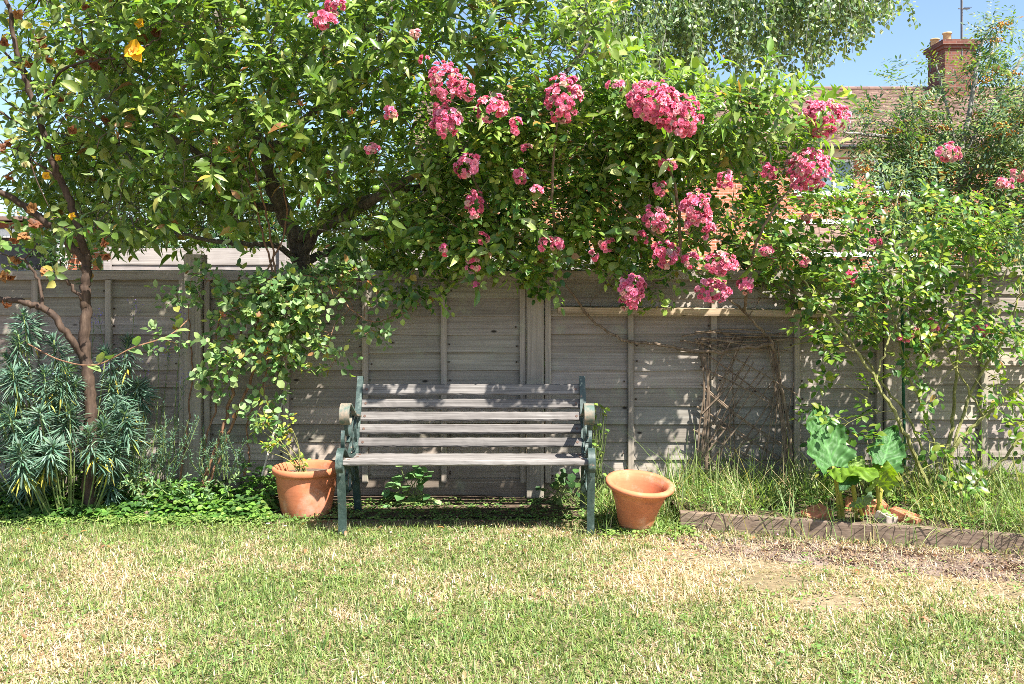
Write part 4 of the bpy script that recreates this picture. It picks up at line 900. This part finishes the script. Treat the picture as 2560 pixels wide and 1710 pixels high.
for bs, tp, wd, nr, cup, ruf, curl, col, root in LV:
    b_ = P(*bs); o = on(rh, big_leaf(b_, P(*tp), wd, np.array(nr, float), cup, ruf, curl, col), 'leaf', 'big_leaf', True)
    r_ = P(root[0], root[1], -.80); r_[2] = .06
    g = Geo(); g.tube(spline([r_, (r_ + b_) / 2 + [.004, -.01, 0], b_], 6), np.linspace(.011, .007, 13), 8); on(rh, g, 'stalk', 'stalk', True)

# ------------------------------------------------------------------ stick trellis
tr = thing('stick_trellis', 'rustic woven stick trellis leaning on the fence under the rail', 'trellis', tuple(P(1870, 1225, -.1)))
def stick(g, a, b, r=.004, y=-.075, bend=.008):
    p0, p1 = P(*a, y + rng.uniform(-.02, .015)), P(*b, y + rng.uniform(-.02, .015)); m = (p0 + p1) / 2 + rng.normal(0, bend, 3); g.tube(spline([p0, m, p1], 5), np.linspace(r * 1.6, r * 1.1, 11), 5)
for xs_, n in (((1752, 1765, 1760, 1752), 6), ((1925, 1945, 1965, 1985), 7)):
    g = Geo()
    for i in range(n):
        o_ = rng.normal(0, 8, 4); g.tube(spline([P(xs_[0] + o_[0], 845, -.07), P(xs_[1] + o_[1], 960, -.08), P(xs_[2] + o_[2], 1080, -.08), P(xs_[3] + o_[3], 1215, -.10)], 6), np.linspace(.0035, .006, 19), 5)
    on(tr, g, 'upright', 'stick_bark')
g = Geo()
for i in range(11):
    y0 = 850 + i * 34 + rng.normal(0, 8); stick(g, (1748 + rng.normal(0, 6), y0), (1975 + rng.normal(0, 14), y0 + 135 + rng.normal(0, 12)), .0036)
for i in range(11):
    x0 = 1758 + i * 19; stick(g, (1755 + rng.uniform(0, 40), 950 + i * 28), (1840 + i * 12 + rng.normal(0, 8), 835 + i * 14), .0034)
for i in range(8): stick(g, (1800 + i * 22 + rng.normal(0, 10), 1190 + rng.normal(0, 30)), (1830 + i * 20 + rng.normal(0, 20), 1000 + rng.normal(0, 50)), .0026)
for i in range(9): stick(g, (1700 + rng.uniform(0, 120), 850 + rng.normal(0, 14)), (1900 + rng.uniform(0, 110), 845 + rng.normal(0, 20)), .0035, -.08, .02)
on(tr, g, 'lattice', 'stick_bark')

# ------------------------------------------------------------------ small plants round the bench
def round_leaf_plant(name, label, spots, y, sz, cols, cat='plant'):
    base = np.mean([P(a, b, y) for a, b in spots], axis=0); base[2] = 0; t = thing(name, label, cat, tuple(base)); st = Geo(); lf = Geo(); n = len(spots)
    Pn = np.array([P(a, b, y + rng.uniform(-.08, .08)) for a, b in spots])
    for p in Pn: st.tube(spline([base + [rng.normal(0, .08), 0, 0], (base + p) / 2 + [0, 0, .03], p], 5), .002, 4)
    D = unit(np.column_stack([rng.normal(0, .8, n), rng.normal(-.6, .3, n), rng.normal(-.15, .25, n)])); N = unit(np.column_stack([rng.normal(0, .25, n), rng.normal(-.35, .2, n), np.ones(n)])); s_ = sz * rng.uniform(.7, 1.2, n)
    leaves(lf, Pn - D * (s_ * .4)[:, None], D, N, s_, s_ * .95, T_ROUND, pick(n, cols), .18, .2)
    on(t, st, 'stems', 'green_stem'); on(t, lf, 'foliage', 'soft_leaf', True); return t
GC = [(.10, .22, .07), (.16, .30, .10), (.2, .34, .14)]
sp1 = [(965 + rng.uniform(0, 130), 1165 + rng.uniform(0, 125)) for i in range(34)] + [(950, 1275), (1000, 1240), (1100, 1255), (1060, 1200), (990, 1195), (1055, 1280), (1000, 1160), (1040, 1165), (960, 1280)]
round_leaf_plant('round_leaved_plant', 'round leaved green plant growing in the shade under the bench', sp1, -.22, .062, GC)
sp2 = [(1345 + rng.uniform(0, 110), 1175 + rng.uniform(0, 130)) for i in range(60)]
round_leaf_plant('ivy', 'dark ivy clump at the fence foot behind the right bench leg', sp2, -.2, .045, [(.04, .10, .03), (.08, .16, .04), (.12, .2, .06)], 'climber')
sp3 = [(1490 + 40 * math.sin(i * .5) * .4 + rng.normal(0, 9), 1010 + i * 4.3) for i in range(28)] + [(1492 + rng.normal(0, 12), 1130 + i * 8) for i in range(14)]
round_leaf_plant('bindweed', 'thin yellowish creeper climbing the fence right of the bench', sp3, -.12, .03, [(.2, .3, .05), (.3, .36, .07), (.1, .2, .04)], 'climber')
pc = thing('potted_rose', 'twiggy yellowing rose cutting growing in the terracotta pot', 'potted plant', (pl[0], -.39, .205)); st = Geo(); lf = Geo()
c0 = np.array(pc.location); br = [(700, 1085), (660, 1080), (735, 1095), (690, 1120), (740, 1170), (725, 1060), (670, 1130), (655, 1060), (715, 1110), (760, 1165)]
T = np.array([P(a, b, -.42 + rng.uniform(-.06, .06)) for a, b in br])
for p in T: st.tube(spline([c0 + [rng.normal(-.02, .03), rng.normal(0, .02), 0], (c0 + p) / 2 + [0, 0, .02], p], 6), np.linspace(.0035, .0015, 13), 5)
shoots(None, lf, T, unit(np.column_stack([rng.normal(-.1, .6, 10), rng.normal(-.3, .3, 10), rng.uniform(0, .8, 10)])), .05, 5, .026, .017, T_ROUND, [(.13, .24, .04), (.28, .36, .06), (.5, .4, .04), (.06, .14, .03)], [.35, .35, .15, .15], 1.1, .25, .2, .6, compound=1)
on(pc, st, 'stems', 'cane_bark'); on(pc, lf, 'foliage', 'soft_leaf', True)

# ------------------------------------------------------------------ trees beyond the fence
birch = thing('birch_tree', 'tall birch with fine hanging twigs behind the apple tree', 'tree', (3.6, 8.2, 0)); st = Geo(); lf = Geo()
bt = np.array(birch.location)
BP = lambda px, py, y=8.2: P(px, py, y)
trk = [bt, BP(1600, 700), BP(1640, 350), BP(1655, 150), BP(1675, -10), BP(1700, -300), BP(1720, -700)]
trk[0] = np.array([BP(1590, 720)[0], 8.2, 0.])
limbs = [(trk, .11, .05)]
for (a, b) in ((1500, -40), (1800, -120), (1950, -160), (2100, -170), (2200, -140), (1880, -60), (1560, -150), (1440, -130), (2060, -90)):
    limbs.append(([trk[-3] + [0, 0, rng.uniform(-.3, .6)], (BP(a, b) + trk[-2]) / 2 + [0, rng.uniform(-.8, .8), .5], BP(a, b, 8.2 + rng.uniform(-1, 1))], .035, .01))
nT = 520; px = rng.uniform(1400, 2235, nT); py = rng.uniform(-280, 10, nT) + np.where((px < 1950) & (rng.random(nT) < .5), 90, 0)
T = np.array([P(a, b, 8.2 + rng.uniform(-1.4, 1.2)) for a, b in zip(px, py)])
grow(st, limbs, T, .008, .003, .15)
low = np.interp(px, [1400, 1500, 1600, 1700, 1800, 1900, 2000, 2060, 2130, 2200, 2240], [120, 170, 230, 240, 170, 200, 150, 185, 120, 70, 30])
for i in range(nT):
    L = rng.uniform(.2, 1.08) * max(.25, (low[i] - py[i])) / FPX * 13.4; m = int(16 + L * 42); q = np.linspace(0, 1, 6); dr = rng.normal(0, .12, 2)
    sp = T[i] + np.column_stack([dr[0] * q * L, dr[1] * q * L, -L * q + .06 * np.sin(q * 3)]); st.tube(sp, .003, 3)
    s_ = rng.random(m); pos = T[i] + np.column_stack([dr[0] * s_ * L, dr[1] * s_ * L, -L * s_]) + rng.normal(0, .045, (m, 3))
    D = unit(rdir(m) * .8 + [0, 0, -.9]); leaves(lf, pos, D, rdir(m), .085 * rng.uniform(.7, 1.2, m), .056, T_RHOMB, pick(m, [(.085, .15, .07), (.15, .22, .10), (.26, .33, .17)]), .2, .1)
on(birch, st, 'trunk', 'grey_bark'); on(birch, lf, 'crown', 'rose_leaf')

row = thing('rowan_tree', 'rowan tree with orange berry clusters behind the right end of the fence', 'tree', (4.0, 2.4, 0)); st = Geo(); lf = Geo()
RP = lambda px, py, y=2.4: P(px, py, y)
row.location = (RP(2425, 700)[0], 2.4, 0); r0 = np.array(row.location)
trk = [r0, RP(2428, 680), RP(2422, 560), RP(2410, 470), RP(2400, 400)]
limbs = [(trk, .075, .045), ([trk[-1], RP(2300, 350), RP(2200, 340), RP(2110, 330, 2.0)], .03, .008), ([trk[-1], RP(2430, 250), RP(2450, 130), RP(2480, 60)], .026, .006), ([trk[-2], RP(2520, 330), RP(2620, 270)], .03, .01),
         ([trk[-1], RP(2360, 240), RP(2340, 160)], .016, .006), ([trk[-2], RP(2250, 470), RP(2150, 480, 2.0)], .022, .008), ([trk[-2], RP(2560, 450), RP(2680, 380)], .026, .01), ([trk[-1], RP(2510, 220), RP(2580, 100), RP(2620, 20)], .02, .006)]
BLO = [(2200, 330, 90, 40, .5), (2170, 300, 60, 40, .3), (2290, 330, 90, 70, 1), (2200, 430, 90, 60, .7), (2330, 430, 110, 80, 1.2), (2480, 350, 90, 70, 1.0), (2560, 300, 60, 90, 1.2), (2395, 190, 30, 50, .5), (2470, 160, 45, 80, .5), (2520, 470, 90, 90, 1.3), (2360, 560, 120, 60, 1.2), (2230, 530, 70, 60, .9), (2540, 200, 50, 40, .5), (2640, 380, 80, 120, 1), (2490, 90, 40, 50, .5), (2270, 215, 40, 20, .3), (2540, 600, 90, 60, 1.2), (2400, 640, 90, 40, .8)]
T = []
for a, b, rx, ry, wt in BLO:
    m = int(wt * rx * ry / 185) + 2; q = rdir(m) * rng.random((m, 1)) ** .45
    for i in range(m): T.append(P(a + q[i, 0] * rx, b + q[i, 2] * ry, 2.4 + q[i, 1] * .8 + rng.normal(0, .2)))
T = np.array(T); od = grow(st, limbs, T, .007, .003, .06); on(row, st, 'trunk', 'grey_bark')
Dn = unit(od + np.array([0, -.2, .2]) + rng.normal(0, .4, T.shape))
shoots(None, lf, T, Dn, .15, 7, .052, .017, T_NARROW, [(.035, .085, .035), (.06, .12, .04), (.12, .2, .05), (.2, .25, .06)], None, 1.2, .2, .2, .6, compound=5)
on(row, lf, 'crown', 'soft_leaf')
nb = 90; idx = rng.choice(len(T), nb, replace=False); bs = Geo(); uu = np.linspace(0, math.pi, 5)
bs.lathe([(.0001 + .008 * math.sin(t), .008 * math.cos(t)) for t in uu][::-1], 6); bv, bf = np.concatenate(bs.v), bs.f[0]
for i in idx:
    g = Geo(); n = 26; c = T[i] + [0, -.06, .03]
    for k_ in range(n): g.add(bv + c + rng.normal(0, 1, 3) * [.035, .03, .014], bf)
    on(row, g, 'berry_cluster', 'berry', True)

# dense garden shrubs beyond the fence that close the view under the crowns
def hedge_bush(label, cx, cy, rx, ry, h, n, cols):
    t = thing('garden_shrub', label, 'shrub', (cx, cy, 0), 'shrubs in the garden beyond the fence'); st = Geo(); lf = Geo()
    q = rdir(n) * rng.random((n, 1)) ** .33; T = np.column_stack([cx + q[:, 0] * rx, cy + q[:, 1] * ry, h * .5 + q[:, 2] * h * .5]); T = T[T[:, 2] > .1]
    grow(st, [([np.array((cx, cy, 0)), np.array((cx, cy, h * .5)), np.array((cx + .1, cy, h * .8))], .04, .015), ([np.array((cx, cy, .1)), np.array((cx + rx * .5, cy, h * .6))], .03, .01), ([np.array((cx, cy, .1)), np.array((cx - rx * .5, cy, h * .6))], .03, .01)], T, .008, .003, .05)
    on(t, st, 'stems', 'apple_bark'); shoots(None, lf, T, unit(T - np.array((cx, cy, h * .4)) + rng.normal(0, .3, T.shape)), .2, 12, .085, .045, T_NARROW, cols, None, 1.1, .3, .2, .5); on(t, lf, 'crown', 'rose_leaf')
hedge_bush('dark evergreen shrub beyond the fence right of the apple trunk', -.1, 3.0, 1.0, .6, 1.9, 150, [(.04, .09, .03), (.07, .14, .04)])
hedge_bush('leafy green shrub beyond the fence behind the climbing rose', 1.6, 3.6, 1.1, .7, 1.75, 150, [(.05, .11, .03), (.09, .17, .05)])
hedge_bush('tall dark bush beyond the pale far fence on the left', -4.6, 6.4, 1.9, .9, 3.2, 1500, [(.035, .08, .03), (.06, .12, .04)])
hedge_bush('broad dark bush behind the far fence near the apple trunk', -1.6, 5.6, 2.1, .8, 2.7, 1300, [(.04, .09, .03), (.07, .14, .045)])
hedge_bush('shrub beyond the fence below the rowan tree', 4.4, 3.6, 1.2, .7, 2.0, 170, [(.04, .10, .03), (.08, .16, .04)])

# ------------------------------------------------------------------ grass and ground cover
def blades(g, X, Y, Z, L, W, col, lean=.5, tpl=T_BLADE, dr=.35):
    n = len(X); az = rng.uniform(0, 6.283, n); ln = np.abs(rng.normal(0, lean, n)); D = unit(np.column_stack([np.cos(az) * ln, np.sin(az) * ln, np.ones(n)]))
    N = unit(np.column_stack([-np.cos(az), -np.sin(az), np.full(n, .6)])); leaves(g, np.column_stack([X, Y, Z]), D, N, L, W, tpl, col, .0, dr * rng.uniform(-.3, 1.3, n))
def dryness(x, y):
    px, py = proj(np.column_stack([x, y, np.zeros(len(x))])); dmap = (fbm(x, y, 2.6) - .5) * .95 + (fbm(x + 30, y, 10) - .5) * 1.1 + .28
    for a, b, rx, ry, k_ in [(120, 1560, 330, 130, .42), (60, 1690, 200, 60, .25), (420, 1440, 220, 60, .22), (950, 1480, 240, 60, .2), (1850, 1470, 380, 130, .42), (1700, 1400, 160, 60, .4), (2350, 1450, 300, 90, .35), (2000, 1560, 300, 60, .22), (1150, 1350, 300, 25, .15), (1900, 1680, 900, 60, .12)]:
        dmap += k_ * np.exp(-(((px - a) / rx) ** 2 + ((py - b) / ry) ** 2) * 1.2)
    for a, b, rx, ry, k_ in [(1350, 1550, 220, 60, .3), (650, 1500, 160, 40, .22), (1100, 1640, 700, 60, .14), (500, 1690, 380, 40, .2), (2300, 1620, 300, 60, .2), (300, 1310, 400, 25, .35), (1900, 1540, 120, 24, .2)]:
        dmap -= k_ * np.exp(-(((px - a) / rx) ** 2 + ((py - b) / ry) ** 2) * 1.2)
    return dmap
def bareness(x, y):
    px, py = proj(np.column_stack([x, y, np.zeros(len(x))])); m = np.zeros(len(x))
    for a, b, rx, ry in [(2010, 1395, 300, 36), (2420, 1415, 260, 40), (1720, 1385, 90, 20), (2080, 1500, 90, 26), (1950, 1450, 120, 26), (2560, 1470, 120, 30)]:
        m = np.maximum(m, np.exp(-(((px - a) / rx) ** 2 + ((py - b) / ry) ** 2)))
    return m * (.55 + .9 * fbm(x + 7, y + 3, 9))
n = 270000; X = rng.uniform(-3.2, 3.2, n); Y = -3.1 + (2.75) * rng.random(n); front = np.where(X < .83, -.49, sleeper_y(X) - .01)
front = np.where((X > -1.05) & (X < .45), -.63 + .05 * (fbm(X, X * 0, 8) - .5), front)
bare = bareness(X, Y); k_ = (Y < front) & (np.abs(X) < (Y - CY) * .60 + .25) & (rng.random(n) > np.clip(bare * 1.5, 0, .95)); X, Y, bare = X[k_], Y[k_], bare[k_]
n = len(X); dr = dryness(X, Y) + rng.normal(0, .30, n) + bare * .4
green = pick(n, [(.145, .22, .05), (.215, .285, .08), (.34, .38, .15), (.08, .14, .035)], [.3, .35, .2, .15], .16); straw = pick(n, [(.60, .48, .32), (.48, .36, .23), (.72, .61, .46), (.33, .22, .13)], [.35, .25, .25, .15], .14)
mixf = (dr > .60)[:, None]; col = np.where(mixf, straw, green); half = ((dr > .44) & (dr <= .60))[:, None]; col = np.where(half, green * .6 + straw * .4, col)
gr = Geo(); blades(gr, X, Y, np.full(n, -.008), np.where(dr > .6, .024, .030) * rng.uniform(.6, 1.7, n), rng.uniform(.0028, .0056, n), col, np.where(rng.random(n) < .45, 4.5, np.where(dr > .6, 2.2, 1.6)))
n = 38000; X = rng.uniform(-3.1, 3.1, n); Y = -3.0 + 2.4 * rng.random(n); dd = dryness(X, Y); lt = (rng.random(n) < np.clip(dd * 1.3 - .1, .1, 1)) & (Y < np.where(X < .83, -.52, sleeper_y(X) - .02)) & (np.abs(X) < (Y - CY) * .60 + .25); X, Y = X[lt], Y[lt]; n = len(X)
blades(gr, X, Y, rng.uniform(.0, .014, n), rng.uniform(.012, .034, n), rng.uniform(.002, .004, n), pick(n, [(.62, .50, .32), (.48, .36, .20), (.34, .22, .12), (.70, .62, .45)], [.35, .25, .15, .25]), 6.0)
n = 5500; X = rng.uniform(.55, 3.2, n); Y = sleeper_y(X) - .01 - .55 * rng.random(n) ** 1.2
lt = (fbm(X + 3, Y, 7) + rng.normal(0, .12, n)) > .47; X, Y = X[lt], Y[lt]; n = len(X)
blades(gr, X, Y, np.full(n, .004), rng.uniform(.015, .04, n), rng.uniform(.002, .004, n), pick(n, [(.6, .48, .32), (.44, .30, .17), (.30, .17, .09), (.68, .58, .42)], [.35, .25, .2, .2]), 6.0)
tag(gr.build('lawn_grass', 'grass_blade'), kind='stuff')
# the rest of the lawn towards and behind the camera and to the sides
g = Geo()
bx = np.linspace(.75, 3.2, 46); V = []; rows = 10
for x in bx:
    ya = float(np.interp(x, [.75, .85, 3.2], [-.72, -.72, float(sleeper_y(3.2))])); w_ = .12 + .42 * math.sin(math.pi * min(1, (x - .75) / 2.45)) ** .5 + .12 * (float(fbm(x, 0, 5)) - .5)
    for j in range(rows + 1): V.append((x, ya - w_ * j / rows, -.003 + .008 * (float(fbm(x * 9, j * .7, 1)) - .5) * (1 if j < rows else 0) - (.006 if j == rows else 0)))
g.add(V, np.array([[i * (rows + 1) + j, i * (rows + 1) + j + 1, (i + 1) * (rows + 1) + j + 1, (i + 1) * (rows + 1) + j] for i in range(45) for j in range(rows)])[:, ::-1])
nc = 2600; cx_ = rng.uniform(.85, 3.1, nc); cy_ = sleeper_y(cx_) - .02 - .42 * rng.random(nc); cr = rng.uniform(.002, .0065, nc); oc = np.array([(1, 0, 0), (-1, 0, 0), (0, 1, 0), (0, -1, 0), (0, 0, 1), (0, 0, -1)], float)
Vc = np.column_stack([cx_, cy_, cr * .3])[:, None] + (oc[None] * rng.uniform(.6, 1.3, (nc, 6, 3))) * cr[:, None, None]
g.add(Vc.reshape(-1, 3), (np.arange(nc)[:, None, None] * 6 + np.array([(0, 2, 4), (2, 1, 4), (1, 3, 4), (3, 0, 4), (2, 0, 5), (1, 2, 5), (3, 1, 5), (0, 3, 5)])[None]).reshape(-1, 3))
tag(g.build('bare_soil', 'bare_soil', smooth=True), kind='structure')
# long grass in the raised bed and round the flared pot
tg = Geo(); X = np.concatenate([rng.uniform(.45, 3.1, 11000), rng.uniform(.38, .84, 1200)]); Y = rng.uniform(-1.2, -.03, len(X)); px, py = proj(np.column_stack([X, Y, np.full(len(X), .08)]))
ok = (((X > .84) & (Y > sleeper_y(X) + .035)) | ((X <= .84) & (X > .38) & (Y > -.84))) & ~((px > 1985) & (px < 2290) & (Y < -.55) & (rng.random(len(X)) < .93)) & ~(((X - pr[0]) ** 2 + (Y - pr[1] - .05) ** 2) < .105 ** 2)
dn = fbm(X, Y, 5) ; ok &= rng.random(len(X)) < np.clip((dn - .30) * 2.6, .12, 1); X, Y = X[ok], Y[ok]; n = len(X)
blades(tg, X, Y, np.where(X > .84, .07, .0), np.where(rng.random(n) < .12, rng.uniform(.24, .42, n), rng.uniform(.08, .25, n)) * np.where(X < .84, np.where(Y < -.62, .42, .75), 1), rng.uniform(.003, .006, n), pick(n, [(.12, .20, .04), (.2, .29, .07), (.3, .36, .14), (.45, .38, .19)], [.33, .32, .2, .15]), .8, T_LONG, .95)
nt_ = 900; X = rng.uniform(1.0, 3.0, nt_); Y = sleeper_y(X) + rng.uniform(-.03, .04, nt_); n = nt_
blades(tg, X, Y, np.where(Y < sleeper_y(X), 0, .075), rng.uniform(.05, .2, n) * (rng.random(n) < .35) + .03, .004, pick(n, [(.2, .32, .11), (.3, .38, .16), (.4, .36, .18)]), .8, T_LONG, 1.0)
tag(tg.build('long_grass', 'grass_blade'), kind='stuff')
# strawberry-like ground cover on the left, creeping weeds under the bench and along the lawn edge
gc = Geo(); 
def trifol(X, Y, Z, sz, cols):
    n = len(X); az = rng.uniform(0, 6.28, n); s_ = sz * rng.uniform(.6, 1.2, n); N = unit(np.column_stack([rng.normal(0, .25, n), rng.normal(-.25, .25, n), np.ones(n)])); c = pick(n, cols)
    for k in (-1.4, 0, 1.4):
        D = unit(np.column_stack([np.cos(az + k), np.sin(az + k), rng.normal(.05, .15, n)])); leaves(gc, np.column_stack([X, Y, Z]) + D * .006, D, N, s_, s_ * .72, T_ROUND, c * rng.uniform(.85, 1.15, (n, 1)), .3, .2)
n = 2600; X = rng.uniform(-3.4, -1.28, n); Y = rng.uniform(-.56, -.04, n); Y = np.where(rng.random(n) < .35, rng.uniform(-.55, -.4, n), Y); trifol(X, Y, rng.uniform(.01, .12, n) * np.clip((Y + .6) * 3.5, .3, 1.2) * (2 * fbm(X, Y, 5)) ** 1.5, .038, [(.07, .16, .03), (.11, .23, .04), (.18, .31, .06), (.05, .12, .03)])
n = 1300; X = rng.uniform(-1.25, .85, n); Y = -.62 + .5 * rng.random(n) ** 1.3; trifol(X, Y, rng.uniform(.006, .03, n), .016, [(.08, .17, .04), (.13, .23, .05), (.2, .28, .08)])
n = 1500; X = np.concatenate([rng.uniform(-3, -1.2, 900), rng.uniform(.42, .9, 600)]); Y = np.where(X < 0, rng.normal(-.58, .06, n), rng.normal(-.72, .08, n)); trifol(X, Y, rng.uniform(.008, .03, n), .017, [(.11, .2, .04), (.17, .27, .06), (.24, .33, .09)])
n = 2600; X = rng.uniform(-2.9, 2.9, n); Y = -2.9 + 2.2 * rng.random(n); kk = (fbm(X + 11, Y, 3.5) > .52) & (Y < np.where(X < .83, -.6, sleeper_y(X) - .25)); trifol(X[kk], Y[kk], np.full(int(kk.sum()), .012), .014, [(.12, .22, .05), (.2, .3, .08)])
n = 500; X = rng.uniform(.85, 3, n); Y = sleeper_y(X) + rng.uniform(.05, .6, n); trifol(X, Y, rng.uniform(.09, .14, n), .024, [(.12, .24, .05), (.2, .32, .07)])
n = 110; X = rng.uniform(-2.6, 2.6, n); Y = np.where(rng.random(n) < .7, rng.uniform(-1.3, -.55, n), rng.uniform(-2.6, -1.2, n)); leaves(gc, np.column_stack([X, Y, rng.uniform(.012, .024, n)]), unit(rdir(n) * [1, 1, .25]), unit(rdir(n) * .3 + [0, 0, 1]), rng.uniform(.02, .045, n), rng.uniform(.012, .022, n), T_OVAL, pick(n, [(.30, .16, .07), (.42, .28, .13), (.2, .11, .06)]), .5, .4)
n = 40; X = rng.uniform(-.6, 2.2, n); Y = rng.uniform(-1.1, -.5, n); leaves(gc, np.column_stack([X, Y, np.full(n, .022)]), unit(rdir(n) * [1, 1, .2]), unit(rdir(n) * .3 + [0, 0, 1]), .014, .013, T_ROUND, pick(n, [(.8, .3, .4), (.75, .5, .5)]), .4, .2)
tag(gc.build('ground_cover', 'soft_leaf', smooth=True), kind='stuff')
for i, (px, py, lab) in enumerate([(670, 1322, 'white daisy in the lawn in front of the terracotta pot'), (713, 1328, 'smaller white daisy in the lawn near the left bench leg')]):
    p = G(px, py); g = Geo(); n = 12; an = np.arange(n) * 6.283 / n; D = np.column_stack([np.cos(an), np.sin(an), np.full(n, .25)])
    leaves(g, np.repeat((p + [0, 0, .026])[None], n, 0), D, np.tile([0, -.3, 1.], (n, 1)), .011 - .003 * i, .005, T_NARROW, np.full((n, 3), .85), .1, .1); g.tube([p, p + [0, 0, .026]], .001, 4, (.2, .3, .1))
    tag(g.build('daisy', 'petal'), lab, 'flower', 'daisies in the lawn')
